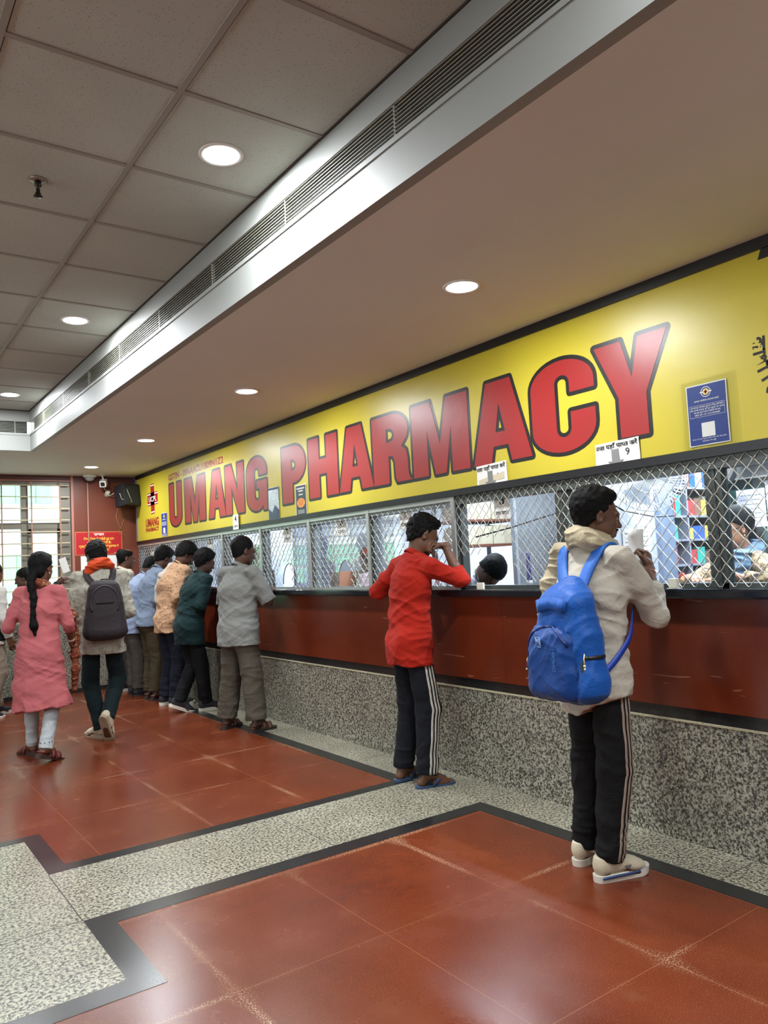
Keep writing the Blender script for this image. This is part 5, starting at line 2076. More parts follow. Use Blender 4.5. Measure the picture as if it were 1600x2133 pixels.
def foot_frame(r, k):
    a, fd, fu = r.an[k], r.fd[k], r.fu[k]
    lat = np.cross(fu, fd)
    sol = a - fu * .047 * r.H

    def G(x, y, z):
        return Vector(sol + (fd * x + lat * y + fu * z) * r.s)
    return G, sol, fd, lat, fu


def shoe(r, k, t, kind, up_m, sole_m, h=.005, name='shoe', extra=True):
    s = r.s
    G, sol, fd, lat, fu = foot_frame(r, k)
    ol = outline2d(-.082, .198, .036, .046)
    th = {'sneaker': .030, 'shoe': .020, 'flipflop': .016, 'sandal': .022, 'heel': .02}[kind]

    def slab(mb, z0, z1, grow=0.0, wedge=0.0):
        n = len(ol)
        def zz(x, z):
            return z + wedge * max(0.0, (.10 - x) / .18) * (1 if z > 0.001 else 0)
        top = [G(x * (1 + grow), y * (1 + grow), zz(x, z1) + (.010 * max(0, (x - .12) / .08) if kind == 'sneaker' else 0)) for x, y in ol]
        bot = [G(x, y * .97, z0 + (.012 * max(0, (x - .13) / .07) ** 1.5 if kind == 'sneaker' else 0)) for x, y in ol]
        vv = [[Vector((x, y, 0)) for x, y in ol]]
        tri = tessellate_polygon(vv)
        mb.add(top, [tuple(q) for q in tri])
        mb.add(bot, [tuple(q) for q in tri])
        mb.add(top + bot, [(i, (i + 1) % n, n + (i + 1) % n, n + i) for i in range(n)], True)
    if kind in ('flipflop', 'sandal', 'heel'):
        m = MB(); slab(m, 0, th, wedge=.02 if kind == 'heel' else 0)
        so = m.build(name, sole_m, t)
        m = MB()
        if kind == 'flipflop':
            for sg in (1, -1):
                m.ribbon([G(.148, .012 * (1 if k == 'R' else -1), .018), G(.135, .014 * (1 if k == 'R' else -1), .045), G(.105, .022 * sg + .004, .062), G(.06, .040 * sg, .048), G(.03, .042 * sg, .016)],
                         [fu, fu, nrm(fu + lat * sg * .4), nrm(fu + lat * sg), lat * sg], [.010 * s, .014 * s, .02 * s, .02 * s, .016 * s], .004)
        else:
            for x0, zc in ((.115, .052), (.06, .078)):
                for off in (0,):
                    pts = [G(x0 + .0, .050 * math.cos(a), .016 + zc * math.sin(a)) for a in [PI * i / 10 for i in range(11)]]
                    nn = [nrm(lat * math.cos(a) + fu * math.sin(a)) for a in [PI * i / 10 for i in range(11)]]
                    m.ribbon(pts, nn, .034 * s, .004)
            pts = [G(-.02 - .045 * math.sin(a), .040 * math.cos(a), .055) for a in [PI * i / 10 for i in range(11)]]
            m.ribbon(pts, [nrm(lat * math.cos(a) - fd * math.sin(a)) for a in [PI * i / 10 for i in range(11)]], .02 * s, .003)
        m.build('strap', up_m, so)
        return so
    Fd = Field()
    z = th
    Fd.cone(G(-.042, 0, z + .03), G(.03, 0, z + .035), .038 * s, .040 * s, k=.03)
    Fd.cone(G(-.035, 0, z + .065), G(.015, 0, z + .075), .036 * s, .038 * s, k=.03)
    Fd.cone(G(.02, 0, z + .05), G(.12, 0, z + .022), .040 * s, .028 * s, 1.0, 1.55, lat, .03)
    Fd.cone(G(.10, 0, z + .018), G(.155, -.0, z + .012), .026 * s, .022 * s, 1.55, 1.75, lat, .02)
    Fd.cut(sol + fu * (z - .004) * s, -fu)
    Fd.cut(sol + fu * (z + .092) * s, fu - fd * .25)
    o, vq = fobj(Fd, name, up_m, t, h)
    m = MB(); slab(m, 0, th, .02)
    m.build('sole', sole_m, o)
    if extra and kind == 'sneaker':
        m = MB()
        for i in range(5):
            x = .045 + .018 * i
            zt = z + .088 - .013 * i
            m.tube([G(x, .024, zt - .012), G(x + .004, 0, zt + .003), G(x, -.024, zt - .012)], .0028 * s, 5)
        m.build('laces', mat('pale_lace', rgb(214, 208, 190), .7), o)
    return o


def stripes(r, k, vq, t, m_, n=3, w=.012, gap=.010, z0=.05, z1=.95, shift=0.0, name='side_stripe'):
    """narrow bands down the outer side of a trouser leg"""
    bvh = bvh_of(vq)
    sg = 1 if k == 'L' else -1
    for i in range(n):
        o_ = (i - (n - 1) / 2) * (w + gap) + shift
        pts, ds = [], []
        N_ = 46
        for j in range(N_ + 1):
            f = j / N_
            z = z1 + (z0 - z1) * f
            a, b, c = r.hp[k] + UP * .12 * r.s, r.kn[k], r.an[k]
            if z > b[2]:
                q = b + (a - b) * ((z - b[2]) / max(1e-6, a[2] - b[2]))
            else:
                q = c + (b - c) * ((z - c[2]) / max(1e-6, b[2] - c[2]))
            pts.append(V(q) + r.F * o_ * r.s)
            ds.append(-r.Lf * sg)
        P, Nn = drape(bvh, pts, ds, .0022)
        MB().ribbon(P, Nn, w * r.s, .0012).build(name, m_, t)


def dress(r, name, label, group=None):
    r.hs = getattr(r, 'hs', 1.0)
    return thing(name, label, 'person', (float(r.B[0]), float(r.B[1]), 0.0), group)

# ================================================================== cloth
def cloth(name, col, rough=.85, weave=350.0, var=.07, crease=0.5, sheen=.02):
    if (name,) in _mc:
        return _mc[(name,)]
    col = tuple(x * .62 for x in col)
    m, nt, b = _nt(name)
    tc = N(nt, 'ShaderNodeTexCoord')
    n = N(nt, 'ShaderNodeTexNoise', ins={'Scale': 5.0, 'Detail': 4.0})
    L(nt, tc.outputs['Object'], n.inputs['Vector'])
    L(nt, ramp(nt, n.outputs[0], [(.3, tuple(x * (1 - var) for x in col)), (.7, tuple(min(1, x * (1 + var)) for x in col))]), b.inputs['Base Color'])
    b.inputs['Roughness'].default_value = rough
    b.inputs['Sheen Weight'].default_value = sheen
    b.inputs['Specular IOR Level'].default_value = .25
    n2 = N(nt, 'ShaderNodeTexNoise', ins={'Scale': 13.0, 'Detail': 4.0, 'Distortion': 2.2})
    L(nt, tc.outputs['Object'], n2.inputs['Vector'])
    n3 = N(nt, 'ShaderNodeTexNoise', ins={'Scale': weave, 'Detail': 1.0})
    L(nt, tc.outputs['Object'], n3.inputs['Vector'])
    h = math_n(nt, 'ADD', math_n(nt, 'MULTIPLY', n2.outputs[0], 1.0), math_n(nt, 'MULTIPLY', n3.outputs[0], .06))
    bp = N(nt, 'ShaderNodeBump', ins={'Strength': crease, 'Distance': .012})
    L(nt, h, bp.inputs['Height'])
    L(nt, bp.outputs[0], b.inputs['Normal'])
    _mc[(name,)] = m
    return m


def dotted(name, col, dot, scale=24.0, size=.22):
    m = cloth(name, col)
    nt = m.node_tree
    b = nt.nodes.get('Principled BSDF')
    base = b.inputs['Base Color'].links[0].from_socket
    tc = N(nt, 'ShaderNodeTexCoord')
    vo = N(nt, 'ShaderNodeTexVoronoi', ins={'Scale': scale, 'Randomness': .45})
    L(nt, tc.outputs['Object'], vo.inputs['Vector'])
    f_ = ramp(nt, vo.outputs['Distance'], [(size, (.85, .85, .85)), (size + .05, (0, 0, 0))])
    L(nt, mixc(nt, f_, base, dot), b.inputs['Base Color'])
    return m


def mottled(name, a, b_, c_, scale=22.0):
    m = cloth(name, a)
    a, b_, c_ = [tuple(x * .62 for x in q) for q in (a, b_, c_)]
    nt = m.node_tree
    b = nt.nodes.get('Principled BSDF')
    tc = N(nt, 'ShaderNodeTexCoord')
    n = N(nt, 'ShaderNodeTexNoise', ins={'Scale': scale, 'Detail': 3.0, 'Distortion': 1.5})
    L(nt, tc.outputs['Object'], n.inputs['Vector'])
    L(nt, ramp(nt, n.outputs[0], [(.38, c_), (.47, b_), (.56, a)]), b.inputs['Base Color'])
    return m


C_WHITE = cloth('off_white_cotton', rgb(214, 206, 190), crease=.5)
C_SCARF = cloth('cream_scarf', rgb(206, 192, 160), crease=.5)
C_BLACK = cloth('black_jersey', rgb(10, 10, 12), sheen=.0)
C_NAVY = cloth('navy_jersey', rgb(14, 17, 27), sheen=.0)
C_RED = cloth('red_cotton', rgb(186, 32, 8), crease=.4)
C_GREY = cloth('grey_pique', rgb(142, 144, 140))
C_KHAKI = cloth('grey_khaki', rgb(92, 86, 74))
C_STRIPE = cloth('stripe_white', rgb(222, 218, 206))
C_STRIPE2 = cloth('stripe_beige', rgb(176, 156, 140))
C_PINK = cloth('pink_linen', rgb(206, 112, 116), crease=.5)
C_LEGG = cloth('white_leggings', rgb(206, 216, 220))
C_DUP = mottled('patterned_dupatta', rgb(150, 62, 40), rgb(70, 30, 30), rgb(190, 140, 90), 40)
C_MOTTLE = mottled('mottled_grey_cotton', rgb(196, 193, 178), rgb(186, 183, 167), rgb(162, 158, 143), 14)
C_TEAL = cloth('dark_teal_denim', rgb(18, 38, 42))
C_ORANGE = cloth('orange_scarf', rgb(222, 78, 30), crease=.6)
C_GREEN = cloth('dark_green_cotton', rgb(14, 48, 50))
C_INKY = cloth('inky_trouser', rgb(11, 12, 18), sheen=.0)
C_PEACH = dotted('peach_dotted', rgb(216, 172, 134), rgb(96, 60, 50), 30, .20)
C_DNAVY = cloth('deep_navy_trouser', rgb(18, 21, 40), sheen=.0)
C_DENIM = cloth('pale_denim_shirt', rgb(136, 152, 176))
C_OLIVE = cloth('olive_brown_trouser', rgb(74, 62, 42))
C_SKY = cloth('pale_blue_shirt', rgb(166, 182, 214))
C_TAUPE = cloth('taupe_trouser', rgb(86, 80, 72))
C_CREAM = cloth('cream_shirt', rgb(206, 198, 178))
C_BEIGE = cloth('beige_trouser', rgb(158, 146, 128))
SOLE_W = mat('white_rubber', rgb(206, 202, 190), .6)
SOLE_D = mat('dark_rubber', rgb(38, 34, 32), .6)
BROWN_L = mat('brown_leather', rgb(78, 46, 36), .5)
SHOE_C = mat('cream_knit', rgb(190, 180, 156), .8, bump=.4, bscale=200)
SHOE_D = mat('dark_knit', rgb(34, 36, 42), .8)
BLUE_R = mat('blue_rubber', rgb(40, 66, 110), .5)


def scarf_ring(r, t, m_, h=.006, rr=.034, drop=.0, name='scarf', seed=3, hi=.0, extra=None, wide=.085):
    Fd = Field()
    s = r.s
    n = 14
    pts = []
    for i in range(n + 1):
        a = 2 * PI * i / n
        pts.append(r.N + (r.hf * math.cos(a) * (wide + .012) + r.hl * math.sin(a) * wide) * s + r.hu * (.018 + hi - .024 * math.cos(a) + drop * math.cos(a)) * s)
    Fd.chain(pts, [rr * s] * (n + 1), .02)
    Fd.chain([p + r.hu * .03 * s - (p - r.N) * .12 for p in pts], [rr * .8 * s] * (n + 1), .02)
    if extra:
        for ch, rs, e, u in extra:
            Fd.chain(ch, rs, .03, e, u)
    Fd.fold(.016 * s, 10, 10, 34, seed)
    return fobj(Fd, name, m_, t, h)


def collar(r, t, m_, w=.032, name='collar', open_=.5):
    m = MB()
    s = r.s
    pts, nn, ws = [], [], []
    for i in range(25):
        a = PI + (i - 12) / 12 * PI * (1 - open_ * .2)
        o_ = r.hf * math.cos(a) * .071 + r.hl * math.sin(a) * .066
        pts.append(r.N + o_ * s + r.hu * (.028 - .02 * math.cos(a)) * s)
        nn.append(nrm(o_) * .8 + r.hu * .6)
        ws.append(w * s * 1.1)
    m.ribbon(pts, nn, ws, .007 * s)
    return m.build(name, m_, t)


def head_pos(r, hs=1.0):
    r.hs = hs
    return r


# ------------------------------------------------------------------ the man with the blue backpack, nearest of all
r = head_pos(Rig((2.87, 2.42), -4, 1.735, lean=2.5, hunch=4, g=.93, hip=(0.0, -.03), feet={'L': (.0, .10, 0, 4, 0), 'R': (-.06, -.10, 0, -12, 0)}, head=(-28, 6, 2), shw=.93,
         arms={'R': dict(e=(3.075, 2.175, 1.150), w=(3.168, 2.270, 1.355), d=(.35, .25, .9), n=(-.25, .95, -.05), c=(62, 70, 40)),
               'L': dict(e=(2.99, 2.66, 1.16), w=(3.20, 2.55, 1.29), d=(.8, -.5, .3), n=(0, -.4, -.9), c=(20, 25, 15))}), 1.0)
t = dress(r, 'person', 'young man in off-white shirt with cream scarf and blue backpack raising a slip')
fobj(body_field(r, True, False), 'body', skin(0), t, .0048)
fobj(hair_field(r, .008, .014, .012, -.10, .009), 'hair', M_HAIR, t, .004)
add_brow(r, t)
m = MB(); m.tube([hd_pt(r, .096, .022, -.052), hd_pt(r, .103, .006, -.047), hd_pt(r, .103, -.006, -.047), hd_pt(r, .096, -.022, -.052)], [.003, .0055, .0055, .003], 6); m.build('moustache', M_HAIR, t)
trm = trouser_field(r, .96, .0, .064, .010, 2, .07, .084)
o_, vqt = fobj(trm, 'track_trousers', C_BLACK, t, .006)
stripes(r, 'R', vqt, t, C_STRIPE2, 3, .013, .010, .075, .93, .01)
hc = r.P - r.F * .02 - UP * .165
sf = shirt_field(r, .195, 1.62, .022, .006, .0095, 3)
sf.cut(r.P - UP * .165 - r.Lf * .07, -UP * .88 - r.Lf * .47, r.P - UP * .16 - r.Lf * .16, .28)
so, vqs = fobj(sf, 'shirt', C_WHITE, t, .006)
for k in 'LR':
    q = r.el[k] + (r.wr[k] - r.el[k]) * .60
    d = nrm(r.wr[k] - r.el[k])
    fobj(Field().cone(q - d * .028, q + d * .02, .044, .042, k=.01, fa=True, fb=True).fold(.005, 20, 20, 50, 3), 'rolled_cuff', C_WHITE, t, .005)
scarf_ring(r, t, C_SCARF, .0055, .036, .0, 'scarf', 4, .018, [
    ([r.N + (r.hl * .07 - r.hf * .05) * 1, r.sh['L'] + UP * .045 - r.F * .02, r.sh['L'] + r.L2 * .035 - UP * .10 - r.F * .05, r.sh['L'] + r.L2 * .045 - UP * .26 - r.F * .06, r.sh['L'] + r.L2 * .04 - UP * .36 - r.F * .055], [.04, .042, .05, .058, .062], 1.25, r.F)])
for k in 'LR':
    shoe(r, k, t, 'sneaker', SHOE_C, SOLE_W, .0045)
G, sol, fd, lat, fu = foot_frame(r, 'R')
m = MB()
ptsb = [G(x, -.046 + .012 * max(0, (x - .1) / .1), .027 + .10 * max(0, x - .12)) for x in np.linspace(-.07, .17, 14)]
m.ribbon(ptsb, [-lat] * 14, .011, .003)
m.build('blue_sole_line', mat('blue_foam', rgb(52, 74, 120), .6), t)
m = MB(); m.add([G(.045, -.0475, .064), G(.085, -.0465, .064), G(.068, -.0475, .046)], [(0, 1, 2)]); m.build('grey_patch', mat('grey_mesh', rgb(96, 98, 104), .7), t)
m = MB(); w_ = r.wr['R']; d = nrm(r.wr['R'] - r.el['R']); u_ = nrm(np.cross(d, r.F)); v_ = np.cross(d, u_)
m.tube([w_ - d * .015 + (u_ * math.cos(a) + v_ * math.sin(a)) * .027 for a in np.linspace(0, 2 * PI, 25)], .0022, 6); m.build('wrist_thread', mat('orange_thread', rgb(180, 100, 60), .7), t)
RIG_A, VQ_A = r, vqs
T_A = t
# slip of paper in his raised hand
m = MB()
pts = []
pc = V(3.165, 2.325, 1.42)
pu, pv = nrm(V(.75, -.6, 0)), UP
for j in range(9):
    for i in range(5):
        pts.append(pc + pu * (i / 4 - .5) * .075 + pv * (j / 8 - .5) * .27 + V(-.55, -.75, 0) * (.010 * math.cos(2.2 * (i / 4 - .5) * 2) + .012 * math.sin(j * .8)))
m.add(pts, [(j * 5 + i, j * 5 + i + 1, j * 5 + i + 6, j * 5 + i + 5) for j in range(8) for i in range(4)], True)
o = m.build('paper_slip', M_PAPER, recalc=False)
md = o.modifiers.new('thick', 'SOLIDIFY'); md.thickness = .001
recenter(o); tag(o, 'folded white paper slip in the raised hand of the man with blue backpack', 'paper')

# ------------------------------------------------------------------ the blue backpack
M_BLUEB = cloth('royal_blue_nylon', rgb(8, 92, 186), .5, 500, .06, .5, .1)
M_BLUED = cloth('deep_blue_nylon', rgb(6, 72, 152), .5, 500, .06, .4, .1)
bx, by = r.B[0] - .205, r.B[1] - .065
bag = thing('backpack', 'large royal blue backpack worn by the man in off-white shirt', 'backpack', (float(bx), float(by), .82))
BC = V(bx, by, 1.07)
bf, bl = -r.F, r.Lf


def BP(x, y, z):
    return BC + bf * x + bl * y + UP * z


Fd = Field()
RB = np.stack([bf, bl, UP])
Fd.rbox(BP(.0, 0, -.02), V(.095, .168, .255), .09, RB, .24, .03)
Fd.ell(BP(-.055, 0, .215), V(.05, .07, .07), RB, .06)
d1 = np.stack([nrm(bl + UP * .6), nrm(bf), nrm(UP - bl * .6)])
d2 = np.stack([nrm(bl - UP * 1.2), nrm(bf), nrm(UP + bl * 1.2)])
Fd.fold(.010, 2, 3, 12, 4, d1).fold(.009, 2, 3, 12, 6, d2).fold(.005, 4, 4, 26, 9, d2)
_, vqb = fobj(Fd, 'bag_body', M_BLUEB, bag, .006)
Fd = Field()
Fd.rbox(BP(.070, .015, -.095), V(.070, .140, .165), .070, RB, .10, .02)
Fd.fold(.009, 2, 3, 11, 8, d2).fold(.008, 2, 3, 12, 2, d1).fold(.005, 4, 4, 24, 9, d2)
_, vqp = fobj(Fd, 'front_pocket', M_BLUED, bag, .0055)
bvb = bvh_of((np.vstack([vqb[0], vqp[0]]), np.vstack([vqb[1], vqp[1] + len(vqb[0])])))
# seam piping of the pocket, top flap band, side pocket
P_, Nn = drape(bvb, [BP(.3, .015 + .128 * math.cos(a), -.06 + .125 * math.sin(a)) for a in np.linspace(-.5, PI + .5, 30)], [-bf] * 24, .002)
MB().ribbon(P_, Nn, .010, .004).build('zip_line', mat('zip_blue', rgb(8, 40, 104), .4), bag)
P_, Nn = drape(bvb, [BP(.3, y, .165 - .02 * (y / .1) ** 2) for y in np.linspace(-.085, .085, 16)], [-bf] * 16, .003)
MB().ribbon(P_, Nn, .055, .012).build('top_flap', M_BLUEB, bag)
Fd = Field()
Fd.cone(BP(.02, -.135, -.19), BP(.01, -.128, -.07), .034, .030, 1.9, 1.9, bf, .02, fb=True)
Fd.fold(.006, 10, 10, 10, 3)
fobj(Fd, 'side_pocket', mat('dark_mesh', rgb(38, 58, 66), .8, bump=.5, bscale=300), bag, .006)
P_, Nn = drape(bvb, [BP(.01 + .10 * (f - .5), -.4, -.065) for f in np.linspace(0, 1, 8)], [bl] * 8, .004)
MB().ribbon(P_, Nn, .014, .004).build('pocket_trim', M_BLACKP, bag)
# patch on the pocket: a stitched square monogram
P_, Nn = drape(bvb, [BP(.3, .04, .0)], [-bf], .003)
pn_ = nrm(np.array(Nn[0]))
pr = nrm(np.cross(UP, pn_)); pu_ = np.cross(pn_, pr)
Fq = lambda u, v, w=0: Vector(np.array(P_[0]) + pr * u + pu_ * v + pn_ * (w + .002))
m = MB()
for a, b_ in (((-.022, .02), (.02, .02)), ((.02, .02), (.022, -.022)), ((.022, -.022), (-.02, -.022)), ((-.02, -.022), (-.022, .02)), ((-.014, -.016), (-.012, .014)), ((-.012, .014), (.002, -.006)), ((.002, -.006), (.004, .014)), ((.006, .012), (.016, .010)), ((.016, .010), (.010, .0)), ((.010, .0), (.018, -.012)), ((.018, -.012), (.004, -.014))):
    m.tube([Fq(*a), Fq(*b_)], .0013, 5)
m.build('monogram_patch', mat('pale_thread', rgb(150, 180, 216), .7), bag)
m = MB()
tv, tf, adv = text2d('HIKING', .02)
base_ = [BP(.3, -.045 - .0 + (p[1] - .35) * .030, -.075 - (p[0] - adv / 2) * .030) for p in tv]
P_, Nn = drape(bvb, base_, [-bf] * len(base_), .003)
m.add(P_, tf)
m.build('faded_lettering', mat('faded_print', rgb(40, 100, 170), .6), bag)
for (x, y, z) in ((.075, -.165, -.045), (.10, .150, -.07)):
    m = MB()
    m.tube([BP(x, y, z), BP(x + .012, y * 1.04, z - .02), BP(x + .008, y * 1.03, z - .045)], .0026, 6)
    m.sphere(tuple(BP(x + .008, y * 1.03, z - .05)), .006, 6); m.sphere(tuple(BP(x + .013, y * 1.06, z - .062)), .005, 6)
    m.build('zip_cord', mat('cream_cord', rgb(220, 206, 170), .7), bag)
m = MB(); m.tube([BP(-.06, -.03, .22), BP(-.05, -.015, .25), BP(-.05, .015, .25), BP(-.06, .03, .22)], .008, 8); m.build('grab_handle', M_BLUEB, bag)
bvs = bvh_of(vqs)
# straps: over each shoulder from the bag top, down the chest, back under the arm
for k, sg in (('L', 1), ('R', -1)):
    S_ = r.sh[k]
    inn = r.N + (S_ - r.N) * .62
    way = [BP(-.045, .035 * sg, .20), inn - r.F * .14 - UP * .035, inn - r.F * .07 + UP * .03, inn + UP * .065, inn + r.F * .07 + UP * .03, inn + r.F * .13 - UP * .06,
           inn + r.F * .15 - UP * .16 + r.L2 * sg * .03]
    fine = []
    for a, b_ in zip(way, way[1:]):
        fine += [a + (b_ - a) * f for f in np.linspace(0, 1, 6)[:-1]]
    fine.append(way[-1])
    cen = r.C + UP * .10 + (S_ - r.N) * .55
    PP, NN = [], []
    for p in fine:
        h_ = bvs.find_nearest(Vector(p))
        nn = nrm(np.array(p) - cen)
        PP.append(h_[0] + Vector(nn) * .006)
        NN.append(nn)
    PP[0] = Vector(way[0])
    # smooth
    for _ in range(3):
        PP = [PP[0]] + [(PP[i - 1] + PP[i] * 2 + PP[i + 1]) / 4 for i in range(1, len(PP) - 1)] + [PP[-1]]
    m = MB(); m.ribbon(PP, NN, .058, .012); m.build('shoulder_strap', mat('strap_blue', rgb(22, 92, 180), .55, bump=.3, bscale=200), bag)
    low = [PP[-1], Vector(r.C - r.up * .06 + r.F * .13 + r.L2 * sg * .13), Vector(r.W + r.L2 * sg * .20 + r.F * .03), Vector(r.P + UP * .05 + r.L2 * sg * .185 - r.F * .06), Vector(BP(-.04, .12 * sg, -.17))]
    fine = []
    for a, b_ in zip(low, low[1:]):
        fine += [a + (b_ - a) * f for f in np.linspace(0, 1, 6)[:-1]]
    fine.append(low[-1])
    for _ in range(3):
        fine = [fine[0]] + [(fine[i - 1] + fine[i] * 2 + fine[i + 1]) / 4 for i in range(1, len(fine) - 1)] + [fine[-1]]
    m = MB(); m.ribbon(fine, [nrm(np.array(p) - (r.W + UP * (p[2] - r.W[2]))) for p in fine], .027, .004); m.build('lower_strap', mat('webbing_blue', rgb(16, 58, 160), .5), bag)

# ------------------------------------------------------------------ the man in the red shirt
r = head_pos(Rig((3.09, 4.12), -6, 1.76, lean=5, hip=(0.03, .02), hipz=-.002, feet={'L': (-.01, .12, 0, 10, 0), 'R': (.02, -.12, 0, -8, 0)}, head=(-14, 20, 0), hunch=9, shw=1.0, g=.90,
         arms={'R': dict(e=(3.365, 3.86, 1.318), w=(3.345, 3.985, 1.552), d=(-.80, .58, .02), n=(-.35, .1, -.93), c=(64, 78, 50)),
               'L': dict(e=(3.13, 4.50, 1.255), w=(3.28, 4.40, 1.285), d=(.7, -.7, 0), n=(0, 0, -1), c=(10, 15, 10)),
               'shrugR': V(.02, 0, -.02)}), 1.0)
t = dress(r, 'person', 'man in bright red shirt leaning on the counter with chin in hand')
fobj(body_field(r, True, True), 'body', skin(0), t, .0052)
fobj(hair_field(r, .007, .012, .020, -.095, .015), 'hair', M_HAIR, t, .0045)
add_brow(r, t)
o_, vqt = fobj(trouser_field(r, .97, .0, .070, .008, 12, .07, .084), 'track_trousers', C_NAVY, t, .006)
stripes(r, 'R', vqt, t, C_STRIPE, 3, .015, .010, .075, .93, .01)
sf = shirt_field(r, .155, 1.28, .024, .006, .0095, 5)
fobj(sf, 'shirt', C_RED, t, .006)
collar(r, t, C_RED, .050)
for k in 'LR':
    q = r.el[k] + (r.wr[k] - r.el[k]) * .22
    d = nrm(r.wr[k] - r.el[k])
    fobj(Field().cone(q - d * .03, q + d * .024, .052, .050, k=.01, fa=True, fb=True).fold(.006, 20, 20, 50, 3), 'rolled_cuff', C_RED, t, .0055)
    shoe(r, k, t, 'flipflop', BLUE_R, mat('blue_foam_sole', rgb(52, 74, 104), .7), name='flip_flop')

# ------------------------------------------------------------------ the man in the grey polo shirt
r = head_pos(Rig((3.015, 6.60), 14, 1.75, lean=2, hip=(0.0, .0), feet={'L': (-.02, .19, 0, 14, 0), 'R': (.03, -.17, 0, -14, 0)}, head=(-16, 12, 0), shw=1.08, g=1.13, hunch=6,
         arms={'R': dict(e=(3.215, 6.36, 1.155), w=(3.275, 6.47, 1.262), d=(.7, .6, .15), n=(-.3, .5, -.8), c=(45, 50, 30)),
               'L': dict(e=(3.02, 6.93, 1.14), w=(3.19, 6.84, 1.23))}), 1.03)
t = dress(r, 'person', 'man in grey polo shirt and wide khaki trousers standing with legs apart')
fobj(body_field(r, True, True), 'body', skin(1), t, .006)
fobj(hair_field(r, .009, .0, .0, -.10, .004), 'hair', M_HAIR, t, .005)
add_brow(r, t)
fobj(trouser_field(r, 1.02, .025, .092, .010, 22, .08, .094), 'trousers', C_KHAKI, t, .0065)
fobj(shirt_field(r, .155, .98, .024, .012, .007, 8, 1.16), 'polo_shirt', C_GREY, t, .0065)
collar(r, t, C_GREY, .034)
for k in 'LR':
    q = r.sh[k] + (r.el[k] - r.sh[k]) * .955
    d = nrm(r.el[k] - r.sh[k])
    m = MB(); u_ = nrm(np.cross(d, UP)); v_ = np.cross(d, u_)
    m.tube([q + (u_ * math.cos(a) + v_ * math.sin(a)) * .069 for a in np.linspace(0, 2 * PI, 29)], .0042, 6); m.build('sleeve_piping', mat('dark_piping', rgb(60, 62, 62), .8), t)
    shoe(r, k, t, 'sandal', BROWN_L, SOLE_D, name='sandal')
m = MB(); m.box((3.36, 6.42, 1.2525), (3.43, 6.46, 1.256)); o = recenter(m.build('paper_slip', M_PAPER)); tag(o, 'small white slip under the hand of the man in grey polo', 'paper')

# ------------------------------------------------------------------ the row further along the counter
def man(label, base, yaw, H, skin_i, top, bottom, shoes, top_name='shirt', lean=6, hunch=8, head=(0, 14, 0), feet=None, arms=None, g=1.0, shw=1.0, hairkw=None, sleeve=1.95, hem=.16, h=.0075,
        loose=1.0, hemr=.074, kneer=.084, ease=.022, flare=.006, seed=1, col=True, hip=(0, 0), hs=1.0, hipz=0.0, amp=.008, brow=False, bottom_name='trousers', hair_m=None, cat_name='person', bt=.01):
    r = head_pos(Rig(base, yaw, H, lean=lean, hunch=hunch, head=head, feet=feet, arms=arms, g=g, shw=shw, hip=hip, hipz=hipz), hs)
    t = dress(r, cat_name, label)
    fobj(body_field(r, True, shoes[0] in ('flipflop', 'sandal')), 'body', skin(skin_i), t, h)
    if hairkw is not None:
        fobj(hair_field(r, **hairkw), 'hair', hair_m or M_HAIR, t, min(h, .006))
    if brow:
        add_brow(r, t)
    fobj(trouser_field(r, loose, bt, hemr, amp, seed + 20, .08, kneer), bottom_name, bottom, t, h)
    _, vq = fobj(shirt_field(r, hem, sleeve, ease, flare, amp, seed), top_name, top, t, h)
    if col:
        collar(r, t, top)
    for k in 'LR':
        shoe(r, k, t, shoes[0], shoes[1], shoes[2], .006, {'flipflop': 'flip_flop', 'sandal': 'sandal'}.get(shoes[0], 'shoe'), extra=False)
    return r, t, vq


def rest(x, y, yaw, reach=.30, z=1.278, spread=.11, H=1.74):
    """both forearms resting on the counter edge in front of the figure"""
    return {'R': dict(w=(XW - .185, y - spread, z), pole=V(-.3, -.15, -.9), d=(.95, .25, -.03), n=(0, 0, -1), c=(14, 20, 14)),
            'L': dict(w=(XW - .185, y + spread, z), pole=V(-.3, .15, -.9), d=(.95, -.25, -.03), n=(0, 0, -1), c=(14, 20, 14))}


r, t, vq = man('short man in dark green shirt and black trousers with one heel raised', (3.10, 7.92), 8, 1.71, 1, C_GREEN, C_INKY, ('sneaker', SHOE_D, SOLE_W), lean=15, hunch=8, head=(-8, 10, 0), hem=.21,
        feet={'L': (-.16, .06, .035, -22, 24), 'R': (.06, -.10, 0, -16, 0)}, shw=.92, arms=rest(3.02, 7.92, 8, spread=.09), hairkw=dict(thick=.018, hl=.0, top=.012, nape=-.10, tex=.010), seed=31, hip=(-.05, 0), loose=.92, bt=.0)
r, t, vq = man('tall man in peach dotted shirt with white cloth on his shoulder', (3.06, 8.46), 4, 1.83, 1, C_PEACH, C_DNAVY, ('sneaker', SHOE_D, SOLE_W), lean=7, hunch=14, head=(-6, 34, 0), hem=.155,
        feet={'L': (-.05, .10, 0, 8, 0), 'R': (-.02, -.10, 0, -10, 0)}, shw=.96, arms=rest(3.0, 8.46, 4, spread=.09), g=1.0, hairkw=dict(thick=.017, hl=-.01, top=.012, nape=-.10, tex=.006), seed=41, hip=(-.02, 0), ease=.026)
Fd = Field()
S_ = r.sh['L']
Fd.chain([S_ + r.F * .10 - UP * .05, S_ + UP * .055 - (S_ - r.N) * .25, S_ - r.F * .09 - UP * .04, S_ - r.F * .125 - UP * .18, S_ - r.F * .13 - UP * .32], [.035, .03, .034, .04, .046], .03, 1.9, r.L2)
Fd.fold(.014, 9, 22, 9, 3)
fobj(Fd, 'shoulder_cloth', cloth('white_cloth', rgb(222, 214, 200), crease=.5), t, .007)
